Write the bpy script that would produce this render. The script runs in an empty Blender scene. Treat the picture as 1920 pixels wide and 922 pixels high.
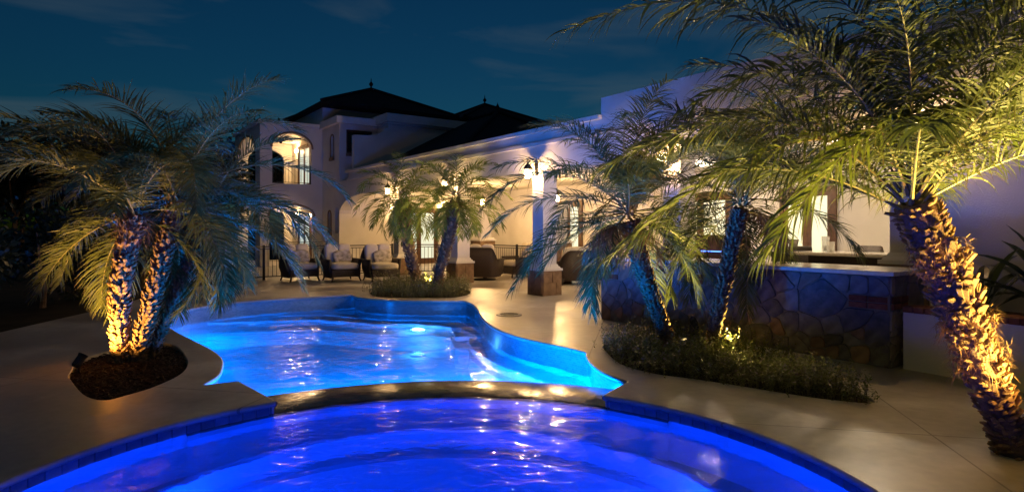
import bpy, bmesh, math, random
import numpy as np
from mathutils import Vector, Matrix
from mathutils.geometry import tessellate_polygon

R = math.radians
random.seed(11)
rng = np.random.default_rng(5)
SC = bpy.context.scene
COL = SC.collection

# ------------------------------------------------------------------ camera, sky, moonlight, exposure
cam = bpy.data.objects.new('camera', bpy.data.cameras.new('camera'))
COL.objects.link(cam)
cam.location = (0, 0, 1.45)
cam.rotation_euler = (R(90), 0, 0)
cam.data.sensor_width = 36
cam.data.lens = 36 * 1150 / 1920
cam.data.shift_y = -31 / 1920
cam.data.clip_end = 2000
SC.camera = cam

SUN_EL, SUN_ROT = R(-1.5), R(0)
world = bpy.data.worlds.new('World'); SC.world = world; world.use_nodes = True
wn, wl = world.node_tree.nodes, world.node_tree.links
wn.clear()
w_out = wn.new('ShaderNodeOutputWorld'); w_bg = wn.new('ShaderNodeBackground')
sky = wn.new('ShaderNodeTexSky'); sky.sky_type = 'NISHITA'; sky.sun_disc = False
sky.sun_elevation = SUN_EL; sky.sun_rotation = SUN_ROT
sky.air_density = 1.0; sky.dust_density = 0.6; sky.ozone_density = 3.0
w_geo = wn.new('ShaderNodeTexCoord')
w_map = wn.new('ShaderNodeMapping'); w_map.inputs['Scale'].default_value = (1.6, 1.6, 9.0)
w_map.inputs['Rotation'].default_value = (0, R(8), 0)
w_noise = wn.new('ShaderNodeTexNoise'); w_noise.inputs['Scale'].default_value = 1.7
w_noise.inputs['Detail'].default_value = 5; w_noise.inputs['Distortion'].default_value = 0.6
w_ramp = wn.new('ShaderNodeValToRGB')
w_ramp.color_ramp.elements[0].position = 0.47; w_ramp.color_ramp.elements[0].color = (0, 0, 0, 1)
w_ramp.color_ramp.elements[1].position = 0.72; w_ramp.color_ramp.elements[1].color = (1, 1, 1, 1)
w_tint = wn.new('ShaderNodeMix'); w_tint.data_type = 'RGBA'; w_tint.blend_type = 'MULTIPLY'
w_tint.inputs[0].default_value = 1.0; w_tint.inputs[7].default_value = (0.16, 0.95, 1.0, 1)
w_mix = wn.new('ShaderNodeMix'); w_mix.data_type = 'RGBA'
w_fac = wn.new('ShaderNodeMath'); w_fac.operation = 'MULTIPLY'; w_fac.inputs[1].default_value = 0.40
w_mix.inputs[7].default_value = (0.42, 0.58, 0.66, 1)
wl.new(w_geo.outputs['Generated'], w_map.inputs['Vector']); wl.new(w_map.outputs[0], w_noise.inputs['Vector'])
wl.new(w_noise.outputs['Fac'], w_ramp.inputs[0]); wl.new(w_ramp.outputs[0], w_fac.inputs[0])
wl.new(sky.outputs[0], w_tint.inputs[6]); wl.new(w_tint.outputs[2], w_mix.inputs[6]); wl.new(w_fac.outputs[0], w_mix.inputs[0])
wl.new(w_mix.outputs[2], w_bg.inputs['Color']); w_bg.inputs['Strength'].default_value = 0.050
wl.new(w_bg.outputs[0], w_out.inputs[0])

moon = bpy.data.lights.new('moon', 'SUN'); moon.energy = 0.012; moon.angle = R(10); moon.color = (0.7, 0.82, 1.0)
moon_o = bpy.data.objects.new('moon', moon); COL.objects.link(moon_o)
moon_o.rotation_euler = (R(40), R(-15), 0)

vs = SC.view_settings
vs.view_transform = 'Standard'; vs.look = 'None'; vs.exposure = 1.78; vs.gamma = 1.0
try: vs.use_curve_mapping = False
except Exception: pass
cy = SC.cycles
cy.use_denoising = True
cy.use_adaptive_sampling = False
cy.max_bounces = 7; cy.diffuse_bounces = 3; cy.glossy_bounces = 4; cy.transmission_bounces = 4
cy.transparent_max_bounces = 10
cy.sample_clamp_indirect = 4.0
cy.caustics_reflective = False; cy.caustics_refractive = False
try: cy.use_light_tree = True
except Exception: pass

# ------------------------------------------------------------------ materials
MATS = {}
def new_mat(name):
    m = bpy.data.materials.new(name); m.use_nodes = True
    n = m.node_tree.nodes; p = n['Principled BSDF']
    MATS[name] = m
    return m, n, m.node_tree.links, p

def surf(name, c1, c2=None, rough=0.6, scale=6.0, bump=0.0, bscale=None, spec=0.5, r2=None, detail=5, metal=0.0, dist=0.01, per_object=0.0):
    m, n, l, p = new_mat(name)
    c2 = c2 or c1
    tc = n.new('ShaderNodeTexCoord')
    ns = n.new('ShaderNodeTexNoise'); ns.inputs['Scale'].default_value = scale; ns.inputs['Detail'].default_value = detail
    rp = n.new('ShaderNodeValToRGB')
    rp.color_ramp.elements[0].position = 0.33; rp.color_ramp.elements[0].color = (*c1, 1)
    rp.color_ramp.elements[1].position = 0.67; rp.color_ramp.elements[1].color = (*c2, 1)
    l.new(tc.outputs['Object'], ns.inputs['Vector']); l.new(ns.outputs['Fac'], rp.inputs[0])
    out = rp.outputs[0]
    if per_object:
        oi = n.new('ShaderNodeObjectInfo')
        hs = n.new('ShaderNodeHueSaturation')
        mr = n.new('ShaderNodeMapRange'); mr.inputs[3].default_value = 1 - per_object; mr.inputs[4].default_value = 1 + per_object
        l.new(oi.outputs['Random'], mr.inputs[0]); l.new(mr.outputs[0], hs.inputs['Value']); l.new(out, hs.inputs['Color'])
        out = hs.outputs[0]
    l.new(out, p.inputs['Base Color'])
    p.inputs['Roughness'].default_value = rough
    p.inputs['Specular IOR Level'].default_value = spec
    p.inputs['Metallic'].default_value = metal
    if r2 is not None:
        mr = n.new('ShaderNodeMapRange'); mr.inputs[3].default_value = rough; mr.inputs[4].default_value = r2
        mr.inputs[1].default_value = 0.35; mr.inputs[2].default_value = 0.65
        l.new(ns.outputs['Fac'], mr.inputs[0]); l.new(mr.outputs[0], p.inputs['Roughness'])
    if bump:
        n2 = n.new('ShaderNodeTexNoise'); n2.inputs['Scale'].default_value = bscale or scale * 6; n2.inputs['Detail'].default_value = 4
        b = n.new('ShaderNodeBump'); b.inputs['Strength'].default_value = bump; b.inputs['Distance'].default_value = dist
        l.new(tc.outputs['Object'], n2.inputs['Vector']); l.new(n2.outputs['Fac'], b.inputs['Height']); l.new(b.outputs[0], p.inputs['Normal'])
    return m

surf('stucco', (0.56, 0.53, 0.49), (0.64, 0.61, 0.57), 0.85, 1.3, 0.35, 60, 0.2)
surf('stucco_trim', (0.60, 0.57, 0.53), (0.67, 0.64, 0.60), 0.8, 1.5, 0.2, 50, 0.2)
surf('ceiling_plaster', (0.62, 0.58, 0.5), (0.66, 0.62, 0.55), 0.85, 2, 0.1, 40, 0.2)
surf('roof_tile', (0.010, 0.010, 0.012), (0.018, 0.017, 0.019), 0.8, 3, 0.5, 8, 0.15, dist=0.05)
surf('soil', (0.012, 0.010, 0.007), (0.03, 0.024, 0.016), 0.95, 2, 0.5, 12, 0.1)
surf('mulch', (0.014, 0.009, 0.007), (0.036, 0.021, 0.015), 0.9, 14, 0.6, 40, 0.2)
surf('wicker', (0.020, 0.013, 0.010), (0.045, 0.028, 0.020), 0.55, 60, 0.6, 130, 0.4)
surf('cushion', (0.50, 0.45, 0.37), (0.58, 0.52, 0.44), 0.9, 5, 0.2, 200, 0.1)
surf('pillow_print', (0.24, 0.21, 0.16), (0.58, 0.52, 0.44), 0.9, 9, 0.2, 200, 0.1)
surf('iron', (0.010, 0.010, 0.011), (0.018, 0.016, 0.015), 0.5, 20, 0.1, 60, 0.4)
surf('wood', (0.07, 0.032, 0.018), (0.11, 0.055, 0.03), 0.45, 12, 0.2, 50, 0.4)
surf('dark_wood', (0.012, 0.009, 0.008), (0.02, 0.015, 0.012), 0.4, 12, 0.1, 50, 0.4)
surf('bronze', (0.02, 0.014, 0.010), (0.04, 0.028, 0.018), 0.45, 30, 0.1, 60, 0.5, metal=0.6)
surf('column_stone', (0.16, 0.095, 0.055), (0.26, 0.165, 0.10), 0.7, 7, 0.4, 30, 0.3)
surf('stone_slate', (0.04, 0.043, 0.052), (0.11, 0.112, 0.125), 0.6, 9, 0.6, 25, 0.4, per_object=0.35)
surf('stone_grey', (0.09, 0.088, 0.088), (0.19, 0.183, 0.177), 0.7, 8, 0.6, 25, 0.4, per_object=0.3)
surf('stone_tan', (0.189, 0.152, 0.116), (0.304, 0.246, 0.189), 0.7, 8, 0.6, 25, 0.4, per_object=0.25)
surf('stone_brown', (0.131, 0.084, 0.061), (0.246, 0.167, 0.116), 0.7, 8, 0.6, 25, 0.4, per_object=0.3)
surf('brick', (0.13, 0.045, 0.028), (0.20, 0.075, 0.045), 0.85, 20, 0.5, 60, 0.2, per_object=0.3)
surf('mortar', (0.13, 0.12, 0.108), (0.19, 0.175, 0.155), 0.9, 8, 0.5, 60, 0.2)
surf('countertop', (0.42, 0.40, 0.36), (0.52, 0.49, 0.45), 0.18, 25, 0.0, None, 0.5)
surf('pool_plaster', (0.25, 0.33, 0.38), (0.32, 0.40, 0.45), 0.7, 3, 0.2, 30, 0.3)
surf('spa_plaster', (0.50, 0.54, 0.60), (0.56, 0.60, 0.66), 0.7, 3, 0.2, 30, 0.3)
surf('spa_tile', (0.10, 0.16, 0.24), (0.16, 0.24, 0.33), 0.15, 12, 0.1, 40, 0.5, per_object=0.25)
surf('wet_stone', (0.050, 0.034, 0.024), (0.10, 0.068, 0.048), 0.13, 5, 0.22, 7, 0.45, r2=0.26, dist=0.02)
surf('bark', (0.085, 0.055, 0.035), (0.17, 0.11, 0.07), 0.9, 16, 0.7, 70, 0.2, dist=0.02)
surf('stub', (0.13, 0.078, 0.038), (0.27, 0.175, 0.09), 0.8, 22, 0.5, 80, 0.2, per_object=0.3)
surf('fibre', (0.20, 0.12, 0.055), (0.34, 0.21, 0.10), 0.85, 10, 0.0, None, 0.2)
surf('metal_grate', (0.10, 0.09, 0.08), (0.15, 0.14, 0.12), 0.45, 30, 0.0, None, 0.5)
surf('white_gloss', (0.55, 0.55, 0.53), (0.6, 0.6, 0.58), 0.35, 5)

# poured deck: mottled, partly sealed concrete with fine saw cuts
m, n, l, p = new_mat('deck_concrete')
tc = n.new('ShaderNodeTexCoord')
big = n.new('ShaderNodeTexNoise'); big.inputs['Scale'].default_value = 0.55; big.inputs['Detail'].default_value = 7; big.inputs['Roughness'].default_value = 0.62
fine = n.new('ShaderNodeTexNoise'); fine.inputs['Scale'].default_value = 11; fine.inputs['Detail'].default_value = 5
l.new(tc.outputs['Object'], big.inputs['Vector']); l.new(tc.outputs['Object'], fine.inputs['Vector'])
rp = n.new('ShaderNodeValToRGB')
for e, (pos, c) in zip((rp.color_ramp.elements[0], rp.color_ramp.elements[1], rp.color_ramp.elements.new(0.5)),
                       ((0.32, (0.24, 0.20, 0.165)), (0.68, (0.47, 0.425, 0.37)), (0.5, (0.36, 0.315, 0.265)))):
    e.position = pos; e.color = (*c, 1)
l.new(big.outputs['Fac'], rp.inputs[0])
mx = n.new('ShaderNodeMix'); mx.data_type = 'RGBA'; mx.blend_type = 'OVERLAY'; mx.inputs[0].default_value = 0.25
l.new(rp.outputs[0], mx.inputs[6]); l.new(fine.outputs['Fac'], mx.inputs[7])
mp = n.new('ShaderNodeMapping'); mp.inputs['Rotation'].default_value = (0, 0, R(12)); mp.inputs['Location'].default_value = (0.6, 0.35, 0)
sep = n.new('ShaderNodeSeparateXYZ'); l.new(tc.outputs['Object'], mp.inputs['Vector']); l.new(mp.outputs[0], sep.inputs[0])
def cut(sock, period):
    a = n.new('ShaderNodeMath'); a.operation = 'PINGPONG'; a.inputs[1].default_value = period / 2; l.new(sock, a.inputs[0])
    b = n.new('ShaderNodeMath'); b.operation = 'LESS_THAN'; b.inputs[1].default_value = 0.007; l.new(a.outputs[0], b.inputs[0])
    return b.outputs[0]
mxx = n.new('ShaderNodeMath'); mxx.operation = 'MAXIMUM'
l.new(cut(sep.outputs[0], 2.6), mxx.inputs[0]); l.new(cut(sep.outputs[1], 2.6), mxx.inputs[1])
mj = n.new('ShaderNodeMix'); mj.data_type = 'RGBA'; mj.inputs[7].default_value = (0.11, 0.085, 0.065, 1)
fj = n.new('ShaderNodeMath'); fj.operation = 'MULTIPLY'; fj.inputs[1].default_value = 0.75
l.new(mxx.outputs[0], fj.inputs[0]); l.new(fj.outputs[0], mj.inputs[0]); l.new(mx.outputs[2], mj.inputs[6]); l.new(mj.outputs[2], p.inputs['Base Color'])
rr = n.new('ShaderNodeMapRange'); rr.inputs[1].default_value = 0.35; rr.inputs[2].default_value = 0.68; rr.inputs[3].default_value = 0.30; rr.inputs[4].default_value = 0.55
l.new(big.outputs['Fac'], rr.inputs[0]); l.new(rr.outputs[0], p.inputs['Roughness'])
bm_ = n.new('ShaderNodeBump'); bm_.inputs['Strength'].default_value = 0.25; bm_.inputs['Distance'].default_value = 0.006
l.new(fine.outputs['Fac'], bm_.inputs['Height']); l.new(bm_.outputs[0], p.inputs['Normal'])

# glass mosaic of the pool wall: courses of small tiles, coordinates baked as UV (metres along, metres up)
m, n, l, p = new_mat('mosaic')
uv = n.new('ShaderNodeUVMap')
br = n.new('ShaderNodeTexBrick'); br.inputs['Scale'].default_value = 1.0
br.inputs['Brick Width'].default_value = 0.052; br.inputs['Row Height'].default_value = 0.027
br.inputs['Mortar Size'].default_value = 0.0022; br.inputs['Bias'].default_value = -0.1
br.inputs['Color1'].default_value = (0.10, 0.20, 0.26, 1); br.inputs['Color2'].default_value = (0.17, 0.28, 0.34, 1); br.inputs['Mortar'].default_value = (0.24, 0.30, 0.33, 1)
l.new(uv.outputs[0], br.inputs['Vector']); l.new(br.outputs['Color'], p.inputs['Base Color'])
p.inputs['Roughness'].default_value = 0.22
bb = n.new('ShaderNodeBump'); bb.inputs['Strength'].default_value = 0.4; bb.inputs['Distance'].default_value = 0.003; bb.invert = True
l.new(br.outputs['Fac'], bb.inputs['Height']); l.new(bb.outputs[0], p.inputs['Normal'])

def water_mat(name, tint, s1, s2):
    m, n, l, p = new_mat(name)
    n.remove(p)
    out = n['Material Output']
    tc = n.new('ShaderNodeTexCoord')
    mp = n.new('ShaderNodeMapping'); mp.inputs['Scale'].default_value = (0.75, 1.25, 1)
    a = n.new('ShaderNodeTexNoise'); a.inputs['Scale'].default_value = s1; a.inputs['Detail'].default_value = 3; a.inputs['Distortion'].default_value = 0.5
    b = n.new('ShaderNodeBump'); b.inputs['Strength'].default_value = s2; b.inputs['Distance'].default_value = 0.02
    l.new(tc.outputs['Object'], mp.inputs['Vector']); l.new(mp.outputs[0], a.inputs['Vector']); l.new(a.outputs['Fac'], b.inputs['Height'])
    fr = n.new('ShaderNodeFresnel'); fr.inputs['IOR'].default_value = 1.33
    gl = n.new('ShaderNodeBsdfGlossy'); gl.inputs['Roughness'].default_value = 0.025
    tr = n.new('ShaderNodeBsdfTransparent'); tr.inputs['Color'].default_value = (*tint, 1)
    rf = n.new('ShaderNodeBsdfRefraction'); rf.inputs['Color'].default_value = (*tint, 1); rf.inputs['IOR'].default_value = 1.33; rf.inputs['Roughness'].default_value = 0.03
    mt = n.new('ShaderNodeMixShader'); mt.inputs[0].default_value = 0.64
    mx = n.new('ShaderNodeMixShader')
    l.new(b.outputs[0], fr.inputs['Normal']); l.new(b.outputs[0], gl.inputs['Normal']); l.new(b.outputs[0], rf.inputs['Normal'])
    l.new(tr.outputs[0], mt.inputs[1]); l.new(rf.outputs[0], mt.inputs[2])
    l.new(fr.outputs[0], mx.inputs[0]); l.new(mt.outputs[0], mx.inputs[1]); l.new(gl.outputs[0], mx.inputs[2]); l.new(mx.outputs[0], out.inputs['Surface'])
water_mat('pool_water', (0.62, 0.95, 1.0), 7.0, 0.5)
water_mat('spa_water', (0.40, 0.85, 1.0), 9.0, 0.38)

def leaf_mat(name, c1, c2, tip=(0.10, 0.06, 0.03), transl=0.3, rough=0.42):
    m, n, l, p = new_mat(name)
    out = n['Material Output']
    at = n.new('ShaderNodeAttribute'); at.attribute_name = 'tip'
    oi = n.new('ShaderNodeObjectInfo')
    tc = n.new('ShaderNodeTexCoord'); ns = n.new('ShaderNodeTexNoise'); ns.inputs['Scale'].default_value = 9; l.new(tc.outputs['Object'], ns.inputs['Vector'])
    ad = n.new('ShaderNodeMath'); ad.operation = 'ADD'; l.new(ns.outputs['Fac'], ad.inputs[0])
    ml = n.new('ShaderNodeMath'); ml.operation = 'MULTIPLY_ADD'; ml.inputs[1].default_value = 0.5; ml.inputs[2].default_value = -0.25
    l.new(oi.outputs['Random'], ml.inputs[0]); l.new(ml.outputs[0], ad.inputs[1])
    mx = n.new('ShaderNodeMix'); mx.data_type = 'RGBA'; mx.inputs[6].default_value = (*c1, 1); mx.inputs[7].default_value = (*c2, 1)
    l.new(ad.outputs[0], mx.inputs[0])
    m2 = n.new('ShaderNodeMix'); m2.data_type = 'RGBA'; m2.inputs[7].default_value = (*tip, 1)
    l.new(at.outputs['Fac'], m2.inputs[0]); l.new(mx.outputs[2], m2.inputs[6]); l.new(m2.outputs[2], p.inputs['Base Color'])
    p.inputs['Roughness'].default_value = rough; p.inputs['Specular IOR Level'].default_value = 0.3
    tl = n.new('ShaderNodeBsdfTranslucent'); l.new(m2.outputs[2], tl.inputs['Color'])
    ms = n.new('ShaderNodeMixShader'); ms.inputs[0].default_value = transl
    l.new(p.outputs[0], ms.inputs[1]); l.new(tl.outputs[0], ms.inputs[2]); l.new(ms.outputs[0], out.inputs['Surface'])
leaf_mat('palm_leaf', (0.055, 0.075, 0.022), (0.105, 0.125, 0.040))
leaf_mat('palm_leaf_lit', (0.10, 0.14, 0.022), (0.16, 0.19, 0.04))  # lit copy of the palm leaf: yellow uplight put into the colour
leaf_mat('shrub_leaf', (0.085, 0.105, 0.028), (0.17, 0.18, 0.05), tip=(0.20, 0.17, 0.16))
leaf_mat('dark_leaf', (0.018, 0.026, 0.012), (0.035, 0.045, 0.02))
leaf_mat('broad_leaf', (0.02, 0.034, 0.014), (0.045, 0.06, 0.024), rough=0.3)
leaf_mat('dead_leaf', (0.16, 0.10, 0.05), (0.26, 0.17, 0.085), tip=(0.20, 0.12, 0.06), transl=0.15)
leaf_mat('rachis', (0.16, 0.15, 0.06), (0.22, 0.19, 0.08), transl=0.05)

def emit(name, col, strength):
    m, n, l, p = new_mat(name)
    p.inputs['Base Color'].default_value = (*col, 1)
    p.inputs['Emission Color'].default_value = (*col, 1); p.inputs['Emission Strength'].default_value = strength
emit('bulb', (1.0, 0.74, 0.40), 60)
emit('lit_pane', (0.80, 0.86, 0.66), 0.17)
emit('lit_pane_cool', (0.62, 0.80, 0.80), 0.15)
emit('pool_lens', (0.3, 0.6, 1.0), 0.15)
emit('spa_lens', (0.15, 0.3, 1.0), 6)
emit('spot_lens', (1.0, 0.75, 0.3), 0.3)
emit('led_strip', (0.05, 0.15, 1.0), 2.0)
m, n, l, p = new_mat('lantern_glass')
p.inputs['Base Color'].default_value = (0.9, 0.85, 0.7, 1); p.inputs['Roughness'].default_value = 0.15; p.inputs['Alpha'].default_value = 0.22
m, n, l, p = new_mat('dark_glass')
p.inputs['Base Color'].default_value = (0.01, 0.012, 0.016, 1); p.inputs['Roughness'].default_value = 0.06
m, n, l, p = new_mat('clear_glass')
p.inputs['Base Color'].default_value = (0.7, 0.72, 0.72, 1); p.inputs['Roughness'].default_value = 0.08; p.inputs['Alpha'].default_value = 0.35

# ------------------------------------------------------------------ helpers
class MB:
    """collects geometry for one mesh object"""
    def __init__(self): self.v = []; self.f = []
    def add(self, vs, fs):
        o = len(self.v); self.v += [tuple(x) for x in vs]; self.f += [tuple(i + o for i in f) for f in fs]; return self
    def box(self, x0, x1, y0, y1, z0, z1, taper=0.0):
        t = taper
        vs = [(x0, y0, z0), (x1, y0, z0), (x1, y1, z0), (x0, y1, z0), (x0+t, y0+t, z1), (x1-t, y0+t, z1), (x1-t, y1-t, z1), (x0+t, y1-t, z1)]
        return self.add(vs, [(0, 3, 2, 1), (4, 5, 6, 7), (0, 1, 5, 4), (1, 2, 6, 5), (2, 3, 7, 6), (3, 0, 4, 7)])
    def rbox(self, x0, x1, y0, y1, z0, z1, b=0.03, seg=2, mat=None):
        bm = bmesh.new(); bmesh.ops.create_cube(bm, size=1)
        for v in bm.verts:
            v.co = Vector(((x0+x1)/2 + v.co.x*(x1-x0), (y0+y1)/2 + v.co.y*(y1-y0), (z0+z1)/2 + v.co.z*(z1-z0)))
        bmesh.ops.bevel(bm, geom=list(bm.edges), offset=b, segments=seg, profile=0.5, affect='EDGES')
        if mat is not None: bmesh.ops.transform(bm, matrix=mat, verts=bm.verts)
        bm.verts.index_update()
        self.add([v.co[:] for v in bm.verts], [[v.index for v in f.verts] for f in bm.faces]); bm.free(); return self
    def tube(self, pts, r, n=8, cap=True):
        pts = [Vector(q) for q in pts]; k = len(pts)
        rs = r if hasattr(r, '__len__') else [r] * k
        vs, fs = [], []
        ref = None
        for i, q in enumerate(pts):
            t = (pts[min(i+1, k-1)] - pts[max(i-1, 0)]).normalized()
            if ref is None: ref = Vector((0, 0, 1)) if abs(t.z) < 0.9 else Vector((1, 0, 0))
            a = t.cross(ref).normalized(); b = t.cross(a).normalized(); ref = -b if False else ref
            for j in range(n):
                an = 2*math.pi*j/n; vs.append(q + (a*math.cos(an) + b*math.sin(an))*rs[i])
        for i in range(k-1):
            for j in range(n):
                fs.append((i*n+j, i*n+(j+1) % n, (i+1)*n+(j+1) % n, (i+1)*n+j))
        if cap: fs += [tuple(range(n))[::-1], tuple((k-1)*n + j for j in range(n))]
        return self.add(vs, fs)
    def lathe(self, prof, c=(0, 0, 0), n=16):
        vs, fs = [], []
        for (r, z) in prof:
            for j in range(n):
                an = 2*math.pi*j/n; vs.append((c[0]+r*math.cos(an), c[1]+r*math.sin(an), c[2]+z))
        for i in range(len(prof)-1):
            for j in range(n): fs.append((i*n+j, i*n+(j+1) % n, (i+1)*n+(j+1) % n, (i+1)*n+j))
        fs += [tuple(range(n))[::-1], tuple((len(prof)-1)*n+j for j in range(n))]
        return self.add(vs, fs)
    def mesh(self, name):
        me = bpy.data.meshes.new(name); me.from_pydata(self.v, [], self.f); me.update(); return me
    def build(self, name, mat, parent=None, smooth=False, loc=None, rz=0.0):
        return link(name, self.mesh(name), mat, parent, smooth, loc, rz)

def link(name, me, mat, parent=None, smooth=False, loc=None, rz=0.0):
    if mat is not None and not me.materials: me.materials.append(MATS[mat])
    if smooth:
        me.polygons.foreach_set('use_smooth', [True] * len(me.polygons))
    o = bpy.data.objects.new(name, me); COL.objects.link(o)
    if parent is not None: o.parent = parent
    if loc is not None: o.location = loc
    o.rotation_euler.z = rz
    return o

def tag(o, label, cat, group=None):
    o['label'] = label; o['category'] = cat
    if group: o['group'] = group
    return o
def thing(name, label, cat, loc=(0, 0, 0), rz=0.0, group=None):
    o = bpy.data.objects.new(name, None); COL.objects.link(o); o.empty_display_size = 0.2
    o.location = loc; o.rotation_euler.z = rz
    return tag(o, label, cat, group)
def structure(o): o['kind'] = 'structure'; return o
def stuff(o, label=None, cat=None):
    o['kind'] = 'stuff'
    if label: o['label'] = label; o['category'] = cat
    return o
def copy_tree(o, parent=None):
    c = o.copy(); COL.objects.link(c); c.parent = parent
    if o.type == 'LIGHT': pass
    for ch in list(o.children): copy_tree(ch, c)
    return c
def lamp(name, kind, parent, loc, energy, color, radius=0.05, target=None, size=60, blend=0.5):
    d = bpy.data.lights.new(name, kind); d.energy = energy; d.color = color; d.shadow_soft_size = radius
    o = bpy.data.objects.new(name, d); COL.objects.link(o); o.parent = parent; o.location = loc
    if kind == 'SPOT':
        d.spot_size = R(size); d.spot_blend = blend
        o.rotation_euler = (Vector(target) - Vector(loc)).to_track_quat('-Z', 'Y').to_euler()
    return o

def flat_poly(outer, holes, z, flip=False):
    loops = [[Vector((x, y, 0)) for x, y in outer]] + [[Vector((x, y, 0)) for x, y in h] for h in holes]
    tris = tessellate_polygon(loops)
    vs = [(v.x, v.y, z) for lp in loops for v in lp]
    out = []
    for a, b, c in tris:
        A, B, C = vs[a], vs[b], vs[c]
        cr = (B[0]-A[0])*(C[1]-A[1]) - (B[1]-A[1])*(C[0]-A[0])
        out.append((a, b, c) if cr > 0 else (a, c, b))
    return vs, out

def panel(mb, outer, holes, y0, y1, axis='Y'):
    """wall slab with openings: polygons in (a, z); slab from y0 (seen face) to y1 along the other axis"""
    loops = [[Vector((x, z, 0)) for x, z in lp] for lp in [outer] + holes]
    tris = tessellate_polygon(loops)
    pts = [(v.x, v.y) for lp in loops for v in lp]; k = len(pts)
    f3 = (lambda a, z, y: (a, y, z)) if axis == 'Y' else (lambda a, z, y: (y, a, z))
    vs = [f3(a, z, y0) for a, z in pts] + [f3(a, z, y1) for a, z in pts]
    fs = []
    for a, b, c in tris: fs += [(a, b, c), (a+k, c+k, b+k)]
    o = 0
    for lp in loops:
        q = len(lp)
        for i in range(q): j = (i+1) % q; fs.append((o+i, o+j, o+j+k, o+i+k))
        o += q
    mb.add(vs, fs); return mb
def arch_loop(a0, a1, z0, spring, top, n=14):
    c = (a0+a1)/2; w = (a1-a0)/2; h = top - spring
    lp = [(a0, z0), (a1, z0)]
    for i in range(n+1):
        t = math.pi*i/n; lp.append((c + w*math.cos(t), spring + h*math.sin(t)))
    return lp
def fix_normals(me):
    bm = bmesh.new(); bm.from_mesh(me); bmesh.ops.remove_doubles(bm, verts=bm.verts, dist=1e-5)
    bmesh.ops.recalc_face_normals(bm, faces=bm.faces); bm.to_mesh(me); bm.free()

TH = R(35.3); CT, ST = math.cos(TH), math.sin(TH)
def H(X, Y, z=0.0): return (CT*X - ST*Y, ST*X + CT*Y, z)       # villa axes -> world

# ------------------------------------------------------------------ ground, deck, pool, spa
SPA = (-0.46, 3.21); SR = 2.50; DAM_R = 3.17
def crom(pts, k=5):
    out = []
    n_ = len(pts)
    for i in range(n_-1):
        p0, p1, p2, p3 = pts[max(i-1, 0)], pts[i], pts[i+1], pts[min(i+2, n_-1)]
        for j in range(k):
            t = j/k
            out.append(tuple(0.5*((2*p1[d]) + (-p0[d]+p2[d])*t + (2*p0[d]-5*p1[d]+4*p2[d]-p3[d])*t*t + (-p0[d]+3*p1[d]-3*p2[d]+p3[d])*t**3) for d in (0, 1)))
    out.append(tuple(pts[-1])); return out
seg_a = crom([(-2.9, 5.71), (-2.93, 6.09), (-3.08, 6.5), (-3.27, 6.89), (-3.64, 7.41), (-4.14, 7.98), (-4.76, 8.68), (-5.3, 9.37), (-5.6, 9.9), (-5.82, 10.42), (-5.91, 11.04), (-5.83, 11.66), (-5.5, 12.35), (-4.64, 13.0), (-3.9, 13.5), (-3.56, 13.72)])
seg_b = crom([(-3.56, 13.72), (-3.31, 13.20), (-2.9, 12.83), (-2.42, 12.63), (-1.74, 12.54), (-0.96, 12.49)])
seg_c = crom([(-0.96, 12.49), (-0.77, 12.0), (-0.61, 11.12), (-0.51, 10.29), (-0.37, 9.53), (-0.19, 8.92), (0.07, 8.34), (0.41, 7.87), (0.66, 7.58), (0.89, 7.25)])
seg_d = crom([(0.89, 7.25), (0.86, 6.98), (0.87, 6.62), (0.93, 6.27), (1.02, 6.04), (1.12, 5.87)])
def on_circle(r, a): return (SPA[0]+r*math.cos(a), SPA[1]+r*math.sin(a))
A_L, A_R = R(128), R(59.6)
spa_arc = [on_circle(SR, A_L + (2*math.pi - (A_L - A_R))*i/96) for i in range(97)]     # from the left slab round the near side to the right slab
pool_edge = [(-2.63, 5.87)] + seg_a + seg_b[1:] + seg_c[1:] + seg_d[1:]
basin = [on_circle(SR, A_L)] + pool_edge + [on_circle(SR, A_R)]                        # clockwise pool side
hole = basin + spa_arc[::-1][1:-1]

plant_left = crom([(-4.39, 6.06), (-4.67, 6.54), (-4.84, 7.01), (-4.82, 7.35), (-4.72, 7.65), (-4.51, 7.87), (-4.19, 7.65), (-3.78, 7.1), (-3.48, 6.59), (-3.32, 6.13), (-3.3, 5.67), (-3.37, 5.38), (-3.47, 5.21), (-3.79, 5.41), (-4.39, 6.06)], 4)[:-1]
plant_mid = crom([(1.11, 7.58), (1.30, 8.1), (1.60, 8.42), (2.05, 8.42), (2.58, 8.02), (2.95, 7.38), (3.07, 6.54), (3.1, 5.85), (3.06, 5.16), (2.72, 5.23), (2.45, 5.41), (2.09, 5.71), (1.76, 5.96), (1.41, 6.2), (1.16, 6.67), (1.11, 7.58)], 4)[:-1]
plant_far = crom([(-3.35, 14.3), (-3.3, 15.6), (-2.32, 16.4), (-1.34, 15.4), (-0.95, 14.2), (-1.2, 13.1), (-2.0, 13.0), (-2.9, 13.2), (-3.35, 14.3)], 4)[:-1]

deck_outer = [(-7.2, -4), (8.5, -4), H(9.5, -5)[:2], H(15, -5)[:2], H(15, 24)[:2], H(8.2, 24)[:2], H(8.2, 18.75)[:2], H(5.5, 18.75)[:2], H(4.2, 18.5)[:2], (-8.25, 14.7), (-8.0, 13.6), (-7.5, 11.74), (-7.34, 9.81), (-7.22, 8.68)]
vs_, fs_ = flat_poly(deck_outer, [hole, plant_left, plant_mid, plant_far], 0.0)
deck = structure(MB().add(vs_, fs_).build('pool_deck', 'deck_concrete'))

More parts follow.
